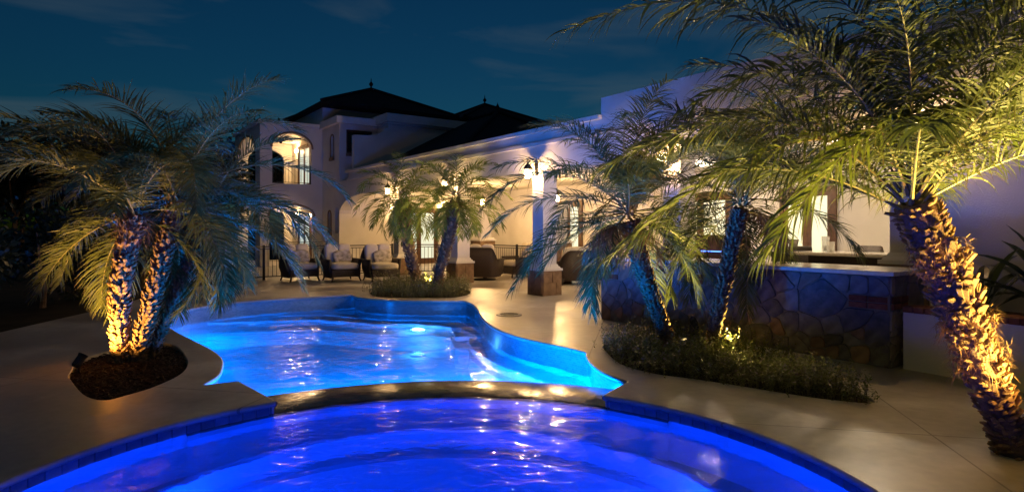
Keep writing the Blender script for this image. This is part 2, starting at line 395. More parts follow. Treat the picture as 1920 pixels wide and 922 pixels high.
def inset_poly(poly, d):
    """offset a closed loop along its averaged normals; positive d moves to the left of travel"""
    k = len(poly); out = []
    for i in range(k):
        a, b, c = Vector(poly[i-1]), Vector(poly[i]), Vector(poly[(i+1) % k])
        t1, t2 = (b-a).normalized(), (c-b).normalized()
        n1, n2 = Vector((-t1.y, t1.x)), Vector((-t2.y, t2.x)); nn = (n1+n2)
        nn = nn.normalized() if nn.length > 1e-6 else n1
        s = min(1.8, 1/max(0.3, nn.dot(n1)))
        out.append((b.x+nn.x*d*s, b.y+nn.y*d*s))
    return out
# ground sheet round the deck, out to the horizon
g_hole = [(x, y) for x, y in deck_outer]
vs_, fs_ = flat_poly([(-500, -300), (500, -300), (500, 700), (-500, 700)], [inset_poly(deck_outer, 0.06)], -0.03)
structure(MB().add(vs_, fs_).build('ground', 'soil'))
court = [H(2.2, 18.8)[:2], H(8.2, 18.8)[:2], H(8.2, 29.6)[:2], H(2.2, 29.6)[:2]]
vs_, fs_ = flat_poly(court, [], -0.02)
structure(MB().add(vs_, fs_).build('courtyard_paving', 'deck_concrete'))

def sweep(path, prof, closed, uvs=False):
    """sweep (offset to the left of travel, z) profile along path"""
    k = len(path); q = len(prof); vs = []; fs = []; uv = []
    rings = []
    for o_, z in prof:
        if closed: pp = inset_poly(path, o_)
        else:
            ext = [tuple(2*Vector(path[0])-Vector(path[1]))] + list(path) + [tuple(2*Vector(path[-1])-Vector(path[-2]))]
            pp = inset_poly(ext, o_)[1:-1]
        rings.append([(x, y, z) for x, y in pp])
    for i in range(k): vs += [rings[j][i] for j in range(q)]
    L = [0.0]
    for i in range(1, k+1): L.append(L[-1] + (Vector(path[i % k]) - Vector(path[i-1])).length)
    D = [0.0]
    for j in range(1, q): D.append(D[-1] + math.hypot(prof[j][0]-prof[j-1][0], prof[j][1]-prof[j-1][1]))
    for i in range(k if closed else k-1):
        i2 = (i+1) % k
        for j in range(q-1):
            fs.append((i*q+j, i2*q+j, i2*q+j+1, i*q+j+1)); uv.append([(L[i], -D[j]), (L[i+1], -D[j]), (L[i+1], -D[j+1]), (L[i], -D[j+1])])
    return vs, fs, uv
def swept(name, path, prof, closed, mat, parent=None, smooth=True):
    vs, fs, uv = sweep(path, prof, closed)
    me = bpy.data.meshes.new(name); me.from_pydata(vs, [], fs)
    ul = me.uv_layers.new(name='UVMap'); flat = [c for f in uv for p_ in f for c in p_]; ul.data.foreach_set('uv', flat); me.update()
    return link(name, me, mat, parent, smooth)
# the loop 'hole' runs clockwise pool side: left of travel is the deck side when travelling basin order reversed; check the sign by area
def area(pl): return sum(pl[i-1][0]*pl[i][1]-pl[i][0]*pl[i-1][1] for i in range(len(pl)))/2
sg = -1.0 if area(hole) > 0 else 1.0      # offset sign that leads out of the water, under the deck
LIP = [(0.0, 0.0), (-0.012, -0.004), (-0.018, -0.016), (-0.016, -0.034), (-0.006, -0.044), (0.035, -0.046)]
swept('coping', basin, [(sg*o_, z) for o_, z in LIP], False, 'deck_concrete', deck)
swept('coping', spa_arc[::-1], [(sg*o_, z) for o_, z in LIP], False, 'deck_concrete', deck)
for bed in (plant_left, plant_mid, plant_far):
    s2 = -1.0 if area(bed) > 0 else 1.0
    swept('bed_edge', bed, [(0, 0.0), (s2*-0.006, -0.006), (s2*0.0, -0.14)], True, 'deck_concrete', deck, False)

pool = structure(swept('pool_wall', basin, [(sg*0.03, -0.03), (sg*0.03, -1.45)], False, 'mosaic'))
spa_wall = structure(swept('spa_wall', spa_arc[::-1], [(sg*0.03, -0.03), (sg*0.03, -1.15)], False, 'spa_plaster'))
# pool floor: shallow entry steps at the far end, deeper towards the spa
fx0, fx1, fy0, fy1 = -6.2, 1.6, 5.4, 14.0
def floor_z(x, y):
    d = (y - 6.0)/7.7
    return -1.0 + 0.22*max(0, min(1, d))
NXf, NYf = 24, 26
mb = MB(); mb.add([(fx0+(fx1-fx0)*i/NXf, fy0+(fy1-fy0)*j/NYf, floor_z(0, fy0+(fy1-fy0)*j/NYf)) for j in range(NYf+1) for i in range(NXf+1)],
       [(j*(NXf+1)+i, j*(NXf+1)+i+1, (j+1)*(NXf+1)+i+1, (j+1)*(NXf+1)+i) for j in range(NYf) for i in range(NXf)])
mb.build('pool_floor', 'pool_plaster', pool)
def step_prism(poly, z0, z1):
    m_ = MB(); vs, fs = flat_poly(poly, [], z1); m_.add(vs, fs); k = len(poly)
    m_.add([(x, y, z0) for x, y in poly] + [(x, y, z1) for x, y in poly], [(i, (i+1) % k, (i+1) % k+k, i+k) for i in range(k)]); return m_
step_prism([(-6.3, 14.5), (-6.3, 11.6), (-5.0, 12.0), (-4.0, 12.25), (-3.2, 11.95), (-2.6, 11.7), (-1.7, 11.6), (-1.15, 11.35), (-0.95, 10.3), (-0.2, 10.4), (0.5, 12.8), (-1, 14.5)], -1.0, -0.545).build('pool_step', 'pool_plaster', pool)
step_prism([(-6.3, 14.5), (-6.3, 12.3), (-5.0, 12.6), (-4.0, 12.85), (-3.3, 12.45), (-2.6, 12.15), (-1.7, 12.05), (-1.0, 11.9), (-0.6, 10.9), (0.1, 11.2), (0.5, 12.8), (-1, 14.5)], -0.61, -0.455).build('pool_step', 'pool_plaster', pool)
step_prism([(-0.72, 10.2), (-0.62, 9.4), (-0.42, 8.75), (-0.12, 8.1), (0.22, 7.6), (0.46, 7.2), (0.56, 6.6), (1.5, 6.6), (1.5, 8.5), (0.6, 9.5), (0.3, 10.4)], -1.0, -0.55).build('pool_bench', 'pool_plaster', pool)

# spillway between spa and pool
mb = MB(); NA = 60
ring = lambda r, z: [(*on_circle(r, R(46) + R(98)*i/NA), z) for i in range(NA+1)]
rows = [ring(SR-0.004, -0.165), ring(SR-0.002, -0.128), ring(SR+0.012, -0.113), ring(SR+0.04, -0.107), ring(SR+0.3, -0.104), ring(DAM_R-0.05, -0.107), ring(DAM_R-0.01, -0.117), ring(DAM_R+0.004, -0.165)]
k = NA+1
def strip(rows): return MB().add([v for r_ in rows for v in r_], [(a*k+i, a*k+i+1, (a+1)*k+i+1, (a+1)*k+i) for a in range(len(rows)-1) for i in range(NA)])
spill = strip(rows).build('spillway', 'wet_stone', None, True); structure(spill); fix_normals(spill.data)
strip([ring(SR, -1.1), ring(SR, -0.16)]).build('spa_side', 'spa_plaster', spill, True)
strip([ring(DAM_R, -1.3), ring(DAM_R, -0.16)]).build('pool_side', 'pool_plaster', spill, True)

mb = MB(); ND = 72
prof = [(0.0, -0.82), (1.0, -0.81), (1.90, -0.80), (1.93, -0.46), (1.97, -0.44), (2.56, -0.44)]
for a in range(len(prof)-1):
    (r0, z0), (r1, z1) = prof[a], prof[a+1]
    for i in range(ND):
        t0, t1 = 2*math.pi*i/ND, 2*math.pi*(i+1)/ND
        q = [(*on_circle(r0, t0), z0), (*on_circle(r1, t0), z1), (*on_circle(r1, t1), z1), (*on_circle(r0, t1), z0)]
        if r0 == 0: mb.add([q[0], q[1], q[2]], [(0, 1, 2)])
        else: mb.add(q, [(0, 1, 2, 3)])
bench = mb.build('spa_bench', 'spa_plaster', spa_wall); fix_normals(bench.data)
# waterline tiles, one by one
tm = MB(); tm.rbox(-0.052, 0.052, -0.008, 0.008, -0.035, 0.035, 0.003, 1); tme = tm.mesh('tile'); tme.materials.append(MATS['spa_tile'])
n_t = 0
step = 0.108 / SR
a = A_L + step*0.9
while a < A_R + 2*math.pi - step*0.6:
    am = a % (2*math.pi)
    x, y = on_circle(SR+0.022, am)
    o = bpy.data.objects.new('tile', tme); COL.objects.link(o); o.parent = spa_wall
    o.location = (x, y, -0.083); o.rotation_euler.z = am + math.pi/2
    a += step

# water
def inside(poly, x, y):
    c = False; j = len(poly)-1
    for i in range(len(poly)):
        xi, yi = poly[i]; xj, yj = poly[j]
        if (yi > y) != (yj > y) and x < (xj-xi)*(y-yi)/(yj-yi)+xi: c = not c
        j = i
    return c
def in_poly_np(poly, X, Y):
    c = np.zeros(X.shape, bool); j = len(poly)-1
    for i in range(len(poly)):
        xi, yi = poly[i]; xj, yj = poly[j]
        if yi != yj:
            c ^= ((yi > Y) != (yj > Y)) & (X < (xj-xi)*(Y-yi)/(yj-yi)+xi)
        j = i
    return c
def waves(X, Y, amp, seed, lmin, lmax, n_=26, focus=None):
    g = np.random.default_rng(seed); Z = np.zeros(X.shape)
    for _ in range(n_):
        lam = math.exp(g.uniform(math.log(lmin), math.log(lmax))); th = g.uniform(0, 2*math.pi)
        Z += amp*(lam/lmax)**0.9*np.sin(2*math.pi/lam*(X*math.cos(th)+Y*math.sin(th)) + g.uniform(0, 6.28))
    return Z/math.sqrt(n_)
def water(name, x0, x1, y0, y1, stp, z, keep, mat, amp, seed, lmin, lmax):
    xs = np.arange(x0, x1+stp, stp); ys = np.arange(y0, y1+stp, stp)
    X, Y = np.meshgrid(xs, ys)
    K = keep(X, Y)
    Z = z + waves(X, Y, amp, seed, lmin, lmax)
    nx = len(xs)
    F = K[:-1, :-1] | K[1:, :-1] | K[:-1, 1:] | K[1:, 1:]
    jj, ii = np.nonzero(F)
    q = np.stack([jj*nx+ii, jj*nx+ii+1, (jj+1)*nx+ii+1, (jj+1)*nx+ii], 1)
    used = np.unique(q); re = -np.ones(X.size, int); re[used] = np.arange(len(used))
    V = np.stack([X.ravel(), Y.ravel(), Z.ravel()], 1)[used]
    me = bpy.data.meshes.new(name); me.from_pydata(V.tolist(), [], re[q].tolist()); me.update()
    return structure(link(name, me, mat, None, True))
d_spa = lambda X, Y: np.hypot(X-SPA[0], Y-SPA[1])
water('pool_water', -6.0, 1.3, 5.6, 13.9, 0.045, -0.305, lambda X, Y: in_poly_np(basin, X, Y) & (d_spa(X, Y) > DAM_R-0.02), 'pool_water', 0.013, 3, 0.14, 0.75)
water('spa_water', -3.05, 2.15, 0.65, 5.8, 0.04, -0.112, lambda X, Y: d_spa(X, Y) < SR+0.005, 'spa_water', 0.0055, 8, 0.12, 0.7)

# underwater lamps: round fixtures on the pool floor and the spa wall
def pool_light(x, y, z, label, energy, color, lens, wall_dir=None, group='underwater lamps'):
    t = thing('pool_light', label, 'pool light', (x, y, z), 0, None)
    MB().lathe([(0.13, 0.0), (0.13, 0.02), (0.10, 0.035)], n=20).build('ring', 'white_gloss', t, True)
    MB().lathe([(0.095, 0.036), (0.07, 0.048), (0.0, 0.052)], n=20).build('lens', lens, t, True)
    off = (0, 0, 0.16)
    if wall_dir is not None:
        t.rotation_euler = Vector((wall_dir[0], wall_dir[1], 0)).to_track_quat('Z', 'Y').to_euler()
    lamp('lamp', 'POINT', t, off, energy, color, 0.12)
    return t
POOLC = (0.0, 0.18, 0.92); SPAC = (0.0, 0.045, 1.0)
pool_light(-1.72, 11.2, floor_z(0, 11.2)+0.002, 'round lamp glowing on the pool floor in the brightest patch of water', 16, (0.10, 0.36, 1.0), 'pool_lens')
for (aa, e, lab) in ((R(78), 330, 'round lamp in the pool side of the spillway, towards the bar'), (R(93), 330, 'round lamp in the pool side of the spillway, at its middle'), (R(114), 300, 'round lamp in the pool side of the spillway, towards the mulch bed')):
    x, y = on_circle(DAM_R+0.005, aa); pool_light(x, y, -0.48, lab, e, POOLC, 'pool_lens', (math.cos(aa), math.sin(aa)))
for (x, y, dx, dy, e, lab) in ((-5.52, 9.75, 0.85, 0.5, 200, 'round lamp in the pool wall on the palm side'), (-2.55, 5.97, 0.35, 0.9, 60, 'round lamp in the pool wall under the left slab end')):
    pool_light(x, y, -0.47, lab, e, POOLC, 'pool_lens', (dx, dy))
for k_, (deg, e, lab) in enumerate(((228, 75, 'round blue lamp in the spa wall on the near side, left'), (270, 75, 'round blue lamp in the spa wall on the near side, middle'), (312, 75, 'round blue lamp in the spa wall on the near side, right'))):
    x, y = on_circle(SR+0.005, R(deg)); pool_light(x, y, -0.31, lab, e, SPAC, 'spa_lens', (-math.cos(R(deg)), -math.sin(R(deg))))
for (deg, e, lab) in ((20, 16, 'round blue lamp under the spa bench on the bar side'), (160, 16, 'round blue lamp under the spa bench on the mulch bed side'), (270, 20, 'round blue lamp under the spa bench on the near side')):
    x, y = on_circle(1.915, R(deg)); pool_light(x, y, -0.63, lab, e, SPAC, 'spa_lens', (-math.cos(R(deg)), -math.sin(R(deg))))

# drain cover
t = thing('drain_cover', 'round metal drain cover set in the deck beside the pool', 'drain cover', (-0.05, 10.42, 0.0))
MB().lathe([(0.22, 0.002), (0.22, 0.010), (0.19, 0.014), (0.0, 0.014)], n=28).build('rim', 'metal_grate', t)
for i in range(-3, 4):
    w_ = math.sqrt(0.16**2 - (i*0.045)**2); MB().box(-w_, w_, i*0.045-0.008, i*0.045+0.008, 0.0145, 0.018).build('slat', 'iron', t)

# ------------------------------------------------------------------ villa
OX, OY = 8.25, 10.0
villa = thing('villa', 'white stucco villa with arched balconies, long colonnade and dark hipped roofs', 'house', H(OX, OY), TH)
class HB(MB):
    """geometry in villa axes; built under the villa"""
    def build(self, name, mat, parent=None, smooth=False):
        self.v = [(x-OX, y-OY, z) for x, y, z in self.v]
        me = self.mesh(name)
        if smooth is None: fix_normals(me); smooth = False
        return link(name, me, mat, parent or villa, smooth)

# colonnade: beam, parapet, mouldings
HB().box(8.25, 8.72, 3.1, 18.15, 2.72, 3.30).build('beam', 'stucco')
arch_w = HB(); panel(arch_w, [(18.15, 1.9), (18.15, 3.30), (23.2, 3.30), (23.2, 1.9)], [], 8.25, 8.72, 'X') if False else None
lp = [(18.15, 3.30), (23.2, 3.30), (23.2, 2.05)] + [(20.675 + 2.525*math.cos(math.pi*i/16), 2.05 + 0.68*math.sin(math.pi*i/16)) for i in range(1, 16)] + [(18.15, 2.05)]
b_ = HB(); panel(b_, lp, [], 8.25, 8.72, 'X'); b_.build('arch_beam', 'stucco', None, None)
HB().box(8.21, 8.75, 8.62, 22.1, 3.30, 3.62).build('parapet', 'stucco_trim')
HB().box(8.15, 8.24, 8.62, 22.15, 3.27, 3.345).build('moulding', 'stucco_trim')
HB().box(8.10, 8.209, 8.60, 22.2, 3.56, 3.64).build('coping_moulding', 'stucco_trim')
HB().box(8.20, 8.76, 3.0, 8.62, 3.301, 3.97).build('parapet', 'stucco')
HB().box(8.25, 8.72, -7.0, 3.1, 0.0, 3.965).build('wall', 'stucco')
HB().box(8.72, 14.0, 2.8, 23.2, 2.90, 3.05).build('loggia_ceiling', 'ceiling_plaster')
HB().box(13.2, 13.5, 2.8, 23.2, 0.0, 2.90).build('wall', 'stucco')
HB().box(8.722, 13.2, 2.8, 3.1, 0.0, 2.90).build('wall', 'stucco')
def column(Y, base_h):
    c = bpy.data.objects.new('column', None); COL.objects.link(c); c.parent = villa; c.location = (8.5-OX, Y-OY, 0)
    m_ = MB(); m_.box(-0.27, 0.27, -0.27, 0.27, 0, base_h)
    m_.build('base', 'column_stone', c)
    for (ax, s) in ((0, -1), (1, -1)):           # raised stone slabs on the seen faces
        for (z0, z1) in ((0.05, base_h*0.52), (base_h*0.54, base_h-0.04)):
            for (a0, a1) in ((-0.25, -0.01), (0.01, 0.25)) if z0 > 0.1 else ((-0.25, 0.09), (0.11, 0.25)):
                q = MB()
                if ax == 0: q.box(-0.284, -0.268, a0, a1, z0, z1)
                else: q.box(a0, a1, -0.284, -0.268, z0, z1)
                q.build('stone', 'column_stone', c)
    MB().box(-0.29, 0.29, -0.29, 0.29, base_h, base_h+0.05).box(-0.26, 0.26, -0.26, 0.26, base_h+0.05, base_h+0.09, 0.02).box(-0.225, 0.225, -0.225, 0.225, base_h+0.09, base_h+0.14, 0.02).build('plinth_moulding', 'stucco_trim', c)
    MB().box(-0.19, 0.19, -0.19, 0.19, base_h+0.14, 2.60).build('shaft', 'stucco', c)
    MB().box(-0.21, 0.21, -0.21, 0.21, 2.60, 2.65).box(-0.235, 0.235, -0.235, 0.235, 2.65, 2.72).build('capital', 'stucco_trim', c)
for Y in (10.75, 14.45, 18.15): column(Y, 0.54)
column(7.0, 1.02); column(3.35, 1.02)

# left tower with two arched loggias
def arched_opening_trim(a0, a1, spring, top, y, axis, w=0.07, depth=0.05):
    n_ = 16; c = (a0+a1)/2; hw = (a1-a0)/2; h = top-spring
    out = [(c+(hw+w)*math.cos(math.pi*i/n_), spring+(h+w)*math.sin(math.pi*i/n_)) for i in range(n_+1)]
    inn = [(c+hw*math.cos(math.pi*i/n_), spring+h*math.sin(math.pi*i/n_)) for i in range(n_+1)][::-1]
    q = HB(); panel(q, out+inn, [], y-depth, y+0.02, axis); return q.build('arch_trim', 'column_stone', None, None)
w1 = HB(); panel(w1, [(5.8, 0), (8.25, 0), (8.25, 5.6), (5.8, 5.6)], [arch_loop(6.26, 7.80, 3.28, 4.72, 5.30), arch_loop(6.15, 7.88, 0.02, 1.98, 2.42)], 25.2, 25.45, 'Y'); w1.build('wall', 'stucco', None, None)
arched_opening_trim(6.26, 7.80, 4.72, 5.30, 25.2, 'Y'); arched_opening_trim(6.15, 7.88, 1.98, 2.42, 25.2, 'Y')
w2 = HB(); panel(w2, [(25.45, 0), (29.8, 0), (29.8, 5.6), (25.45, 5.6)], [arch_loop(25.95, 29.2, 3.28, 4.6, 5.30), arch_loop(25.95, 29.2, 0.02, 1.9, 2.42)], 5.8, 6.05, 'X'); w2.build('wall', 'stucco', None, None)
arched_opening_trim(25.95, 29.2, 4.6, 5.30, 5.8, 'X')
w3 = HB(); panel(w3, [(6.05, 0), (8.25, 0), (8.25, 5.6), (6.05, 5.6)], [arch_loop(6.3, 7.9, 3.28, 4.6, 5.15), arch_loop(6.3, 7.9, 0.02, 1.9, 2.35)], 29.6, 29.8, 'Y'); w3.build('wall', 'stucco', None, None)
HB().box(6.05, 8.25, 25.45, 29.6, 3.02, 3.24).build('balcony_floor', 'ceiling_plaster')
HB().box(6.05, 8.25, 25.45, 29.6, 5.42, 5.56).build('balcony_ceiling', 'ceiling_plaster')
HB().box(5.70, 8.25, 25.10, 29.9, 5.60, 5.74).build('cornice', 'stucco_trim')

# main block and its roof
HB().box(8.25, 13.6, 25.2, 31.0, 0.0, 6.55).build('wall', 'stucco')
def hip(x0, x1, y0, y1, z0, ax, ay, z1, ov=0.0):
    q = HB(); q.add([(x0, y0, z0), (x1, y0, z0), (x1, y1, z0), (x0, y1, z0), (ax, ay, z1),
                     (x0, y0, z0-0.12), (x1, y0, z0-0.12), (x1, y1, z0-0.12), (x0, y1, z0-0.12)],
                    [(0, 1, 4), (1, 2, 4), (2, 3, 4), (3, 0, 4), (0, 5, 6, 1), (1, 6, 7, 2), (2, 7, 8, 3), (3, 8, 5, 0), (5, 8, 7, 6)])
    r_ = q.build('roof', 'roof_tile')
    for (cx, cy_) in ((x0, y0), (x1, y0), (x0, y1), (x1, y1)):
        k_ = HB(); k_.tube([(cx, cy_, z0+0.02), (ax, ay, z1+0.03)], 0.075, 6); k_.build('ridge', 'roof_tile', r_) if False else None
        k_.v = [(x-OX, y-OY, z) for x, y, z in k_.v]; link('ridge_tile', k_.mesh('ridge_tile'), 'roof_tile', r_)
    fin = MB().lathe([(0.12, -0.1), (0.10, 0.05), (0.04, 0.09), (0.035, 0.14), (0.085, 0.20), (0.10, 0.26), (0.06, 0.32), (0.025, 0.37), (0.02, 0.46), (0.0, 0.56)], (ax-OX, ay-OY, z1), 10)
    fin.build('finial', 'roof_tile', r_, True)
    return r_
hip(7.95, 14.3, 24.4, 30.0, 6.60, 11.15, 27.1, 7.95)
# stair block with slim arched windows
w4 = HB(); panel(w4, [(23.2, 0), (25.2, 0), (25.2, 5.55), (23.2, 5.55)], [arch_loop(23.83, 24.17, 4.30, 5.02, 5.18), arch_loop(24.13, 24.47, 1.32, 2.02, 2.18), arch_loop(23.27, 23.72, 1.30, 2.10, 2.32)], 8.25, 8.50, 'X'); w4.build('wall', 'stucco', None, None)
HB().box(8.50, 13.6, 24.3, 25.2, 0, 5.55).build('wall', 'stucco')
def arched_window(y0, y1, z0, spring, top, pane='dark_glass'):
    q = HB(); panel(q, arch_loop(y0, y1, z0, spring, top), [], 8.40, 8.42, 'X'); wdw = q.build('window', pane, None, None)
    o_ = arch_loop(y0, y1, z0, spring, top); c = (y0+y1)/2
    i_ = arch_loop(y0+0.05, y1-0.05, z0+0.05, spring, top-0.05)
    q = HB(); panel(q, o_, [i_], 8.35, 8.40, 'X'); q.build('frame', 'wood', wdw, None)
    HB().box(8.19, 8.36, y0-0.08, y1+0.08, z0-0.12, z0-0.002).build('sill', 'column_stone', wdw)
    q = HB(); panel(q, arch_loop(y0-0.05, y1+0.05, z0, spring, top+0.05), [arch_loop(y0+0.001, y1-0.001, z0+0.001, spring, top-0.001)], 8.225, 8.255, 'X'); q.build('surround', 'column_stone', wdw, None)
arched_window(23.83, 24.17, 4.30, 5.02, 5.18); arched_window(24.13, 24.47, 1.32, 2.02, 2.18)
w5 = HB(); panel(w5, [(8.5, 3.05), (9.9, 3.05), (9.9, 5.55), (8.5, 5.55)], [[(8.53, 4.42), (9.6, 4.42), (9.6, 5.34), (8.53, 5.34)]], 23.2, 23.45, 'Y'); w5.build('wall', 'stucco', None, None)
HB().box(8.53, 9.6, 23.42, 23.44, 4.42, 5.34).build('window', 'dark_glass')
fr = HB(); panel(fr, [(8.53, 4.42), (9.6, 4.42), (9.6, 5.34), (8.53, 5.34)], [[(8.60, 4.50), (9.52, 4.50), (9.52, 5.26), (8.60, 5.26)]], 23.26, 23.40, 'Y'); fr.build('window_frame', 'wood', None, None)
HB().box(8.51, 9.7, 23.10, 23.3, 4.30, 4.418).build('window_sill', 'column_stone')
w6 = HB(); panel(w6, [(8.5, 0), (13.2, 0), (13.2, 2.9), (8.5, 2.9)], [[(10.75, 0.02), (12.55, 0.02), (12.55, 2.35), (10.75, 2.35)]], 23.2, 23.45, 'Y'); w6.build('wall', 'stucco', None, None)
HB().box(8.10, 9.84, 23.06, 25.2, 5.55, 5.82).build('cornice', 'stucco_trim')
# terrace block
HB().box(9.80, 13.5, 22.1, 25.0, 3.05, 5.60).build('wall', 'stucco')
HB().box(9.66, 13.6, 21.94, 25.1, 5.60, 5.92).build('cornice', 'stucco_trim')
HB().box(9.74, 13.55, 22.02, 25.05, 5.52, 5.598).build('moulding', 'stucco_trim')
curve = [(8.42, 3.05), (8.42, 4.98), (8.72, 5.0)] + [(8.72+0.95*math.sin(math.pi/2*i/10), 5.0+0.36*(1-math.cos(math.pi/2*i/10))) for i in range(1, 11)] + [(9.80, 5.36), (9.80, 3.05)]
q = HB(); panel(q, curve, [], 22.1, 22.32, 'Y'); q.build('terrace_wall', 'stucco', None, None)
# roof over the colonnade wing, and the far roof
q = HB(); q.add([(9.0, 15.5, 3.67), (17.8, 15.5, 3.67), (17.8, 22.08, 3.67), (9.0, 22.08, 3.67), (13.4, 19.9, 6.0), (13.4, 22.08, 6.0), (9.0, 15.5, 3.3), (17.8, 15.5, 3.3), (17.8, 22.08, 3.3), (9.0, 22.08, 3.3)],
      [(0, 1, 4), (1, 2, 5, 4), (0, 4, 5, 3), (2, 3, 5), (0, 6, 7, 1), (1, 7, 8, 2), (2, 8, 9, 3), (3, 9, 6, 0)])
r2 = q.build('roof', 'roof_tile')
for e0, e1 in (((9.0, 15.5, 3.70), (13.4, 19.9, 6.03)), ((17.8, 15.5, 3.70), (13.4, 19.9, 6.03)), ((13.4, 22.0, 6.03), (13.4, 19.9, 6.03))):
    k_ = HB(); k_.tube([e0, e1], 0.08, 6); k_.build('ridge_tile', 'roof_tile', r2)
MB().lathe([(0.12, -0.1), (0.10, 0.05), (0.04, 0.09), (0.085, 0.18), (0.06, 0.27), (0.02, 0.34), (0.0, 0.42)], (13.4-OX, 19.9-OY, 6.0), 10).build('finial', 'roof_tile', r2, True)
HB().box(15.6, 21.2, 25.8, 31.4, 0, 6.9).build('wall', 'stucco')
hip(15.2, 21.6, 25.4, 31.8, 6.9, 18.4, 28.6, 8.35)

# doors: lit panes in wooden frames
def door(name_axis, a0, a1, pos, z1, pane, leaves=2, facing=-1):
    """facing: the seen side, smaller coordinate; name_axis: axis the wall is square to"""
    f3 = (lambda q, b0, b1, p0, p1, z0, zz: q.box(b0, b1, p0, p1, z0, zz)) if name_axis == 'Y' else (lambda q, b0, b1, p0, p1, z0, zz: q.box(p0, p1, b0, b1, z0, zz))
    d = HB(); f3(d, a0-0.09, a0, pos-0.05, pos+0.03, 0.012, z1+0.09); f3(d, a1, a1+0.09, pos-0.05, pos+0.03, 0.012, z1+0.09); f3(d, a0, a1, pos-0.05, pos+0.03, z1, z1+0.09)
    dd = d.build('door', 'wood')
    w = (a1-a0)/leaves
    for i in range(leaves):
        b0, b1 = a0+i*w, a0+(i+1)*w
        fr = HB(); f3(fr, b0+0.004, b0+0.10, pos-0.03, pos+0.01, 0.02, z1-0.004); f3(fr, b1-0.10, b1-0.004, pos-0.03, pos+0.01, 0.02, z1-0.004)
        f3(fr, b0+0.10, b1-0.10, pos-0.03, pos+0.01, 0.02, 0.25); f3(fr, b0+0.10, b1-0.10, pos-0.03, pos+0.01, z1-0.12, z1-0.004)
        fr.build('door_leaf', 'wood', dd)
        pn = HB(); f3(pn, b0+0.10, b1-0.10, pos-0.015, pos-0.009, 0.25, z1-0.12); pn.build('pane', pane, dd)
    return dd
door('Y', 10.85, 12.45, 23.22, 2.26, 'lit_pane_cool')
door('X', 9.3, 11.0, 13.19, 2.3, 'lit_pane'); door('X', 6.75, 7.85, 13.19, 2.3, 'lit_pane'); door('X', 14.8, 16.0, 13.19, 2.3, 'lit_pane_cool')
# balcony doors on the wall facing the garden
def balcony_door(y0, y1, z0, z1):
    d = HB(); d.box(8.16, 8.245, y0-0.09, y0, z0, z1+0.09).box(8.16, 8.245, y1, y1+0.09, z0, z1+0.09).box(8.16, 8.245, y0, y1, z1, z1+0.09); dd = d.build('door', 'wood')
    m_ = (y0+y1)/2
    for b0, b1 in ((y0, m_), (m_, y1)):
        fr = HB(); fr.box(8.19, 8.235, b0+0.004, b0+0.1, z0+0.01, z1-0.004).box(8.19, 8.235, b1-0.1, b1-0.004, z0+0.01, z1-0.004).box(8.19, 8.235, b0+0.1, b1-0.1, z0+0.01, z0+0.2).box(8.19, 8.235, b0+0.1, b1-0.1, z1-0.1, z1-0.004); fr.build('door_leaf', 'wood', dd)
        HB().box(8.205, 8.211, b0+0.1, b1-0.1, z0+0.2, z1-0.1).build('pane', 'lit_pane_cool', dd)
balcony_door(26.7, 28.3, 3.245, 5.1); balcony_door(26.7, 28.3, 0.0, 2.1)

# ------------------------------------------------------------------ lanterns and sconces
WARM = (1.0, 0.60, 0.24)
def lantern(loc, rz, label, energy, group, bracket=True, post=False, s=0.85):
    nm = 'wall_lantern' if bracket else 'post_lantern'
    t = thing(nm, label, 'lantern', loc, rz, group); t.scale = (s, s, s)
    if bracket:   # wall at local +X; scroll arm rising over the lantern
        MB().box(0.275, 0.30, -0.05, 0.05, -0.10, 0.22).tube([(0.28, 0, 0.0), (0.22, 0, 0.16), (0.13, 0, 0.33), (0.04, 0, 0.36), (0.0, 0, 0.30), (0.0, 0, 0.24)], 0.011, 6).build('bracket', 'bronze', t)
    else:
        MB().lathe([(0.09, 0.0), (0.09, 0.02), (0.03, 0.04), (0.03, 0.075), (0.07, 0.085)], (0, 0, -0.30), 10).build('stem', 'bronze', t)
    MB().lathe([(0.0, 0.26), (0.02, 0.24), (0.012, 0.21), (0.05, 0.17), (0.09, 0.13), (0.10, 0.10), (0.14, 0.055), (0.135, 0.045)], n=8).build('cap', 'bronze', t)
    c = MB()
    for i in range(8):
        a = 2*math.pi*i/8; c.tube([(0.115*math.cos(a), 0.115*math.sin(a), 0.05), (0.075*math.cos(a), 0.075*math.sin(a), -0.20)], 0.006, 4)
    c.lathe([(0.085, -0.20), (0.085, -0.215), (0.03, -0.225)], n=8); c.build('cage', 'bronze', t)
    MB().lathe([(0.108, 0.045), (0.072, -0.195)], n=8).build('glass', 'lantern_glass', t)
    for i in range(3):
        a = 2*math.pi*i/3; MB().lathe([(0.006, -0.05), (0.016, -0.02), (0.017, 0.0), (0.0, 0.045)], (0.035*math.cos(a), 0.035*math.sin(a), -0.05), 8).build('bulb', 'bulb', t, True)
    lamp('lamp', 'POINT', t, (0, 0, -0.10), energy, WARM, 0.035)
    return t
grp = None
LZ = 2.72
for Y, lab, e in ((10.75, 'bronze wall lantern on the beam above the nearest free-standing column', 62), (14.45, 'bronze wall lantern half hidden by the far palm pair', 36),
               (18.15, 'bronze wall lantern on the colonnade column farthest from the bar', 40), (7.0, 'bronze wall lantern above the bar counter behind leaning palm', 40), (3.35, 'bronze wall lantern at the wall end behind the big thick-trunked palm', 40)):
    lantern(H(7.995, Y-0.05, LZ), TH, lab, e, grp)
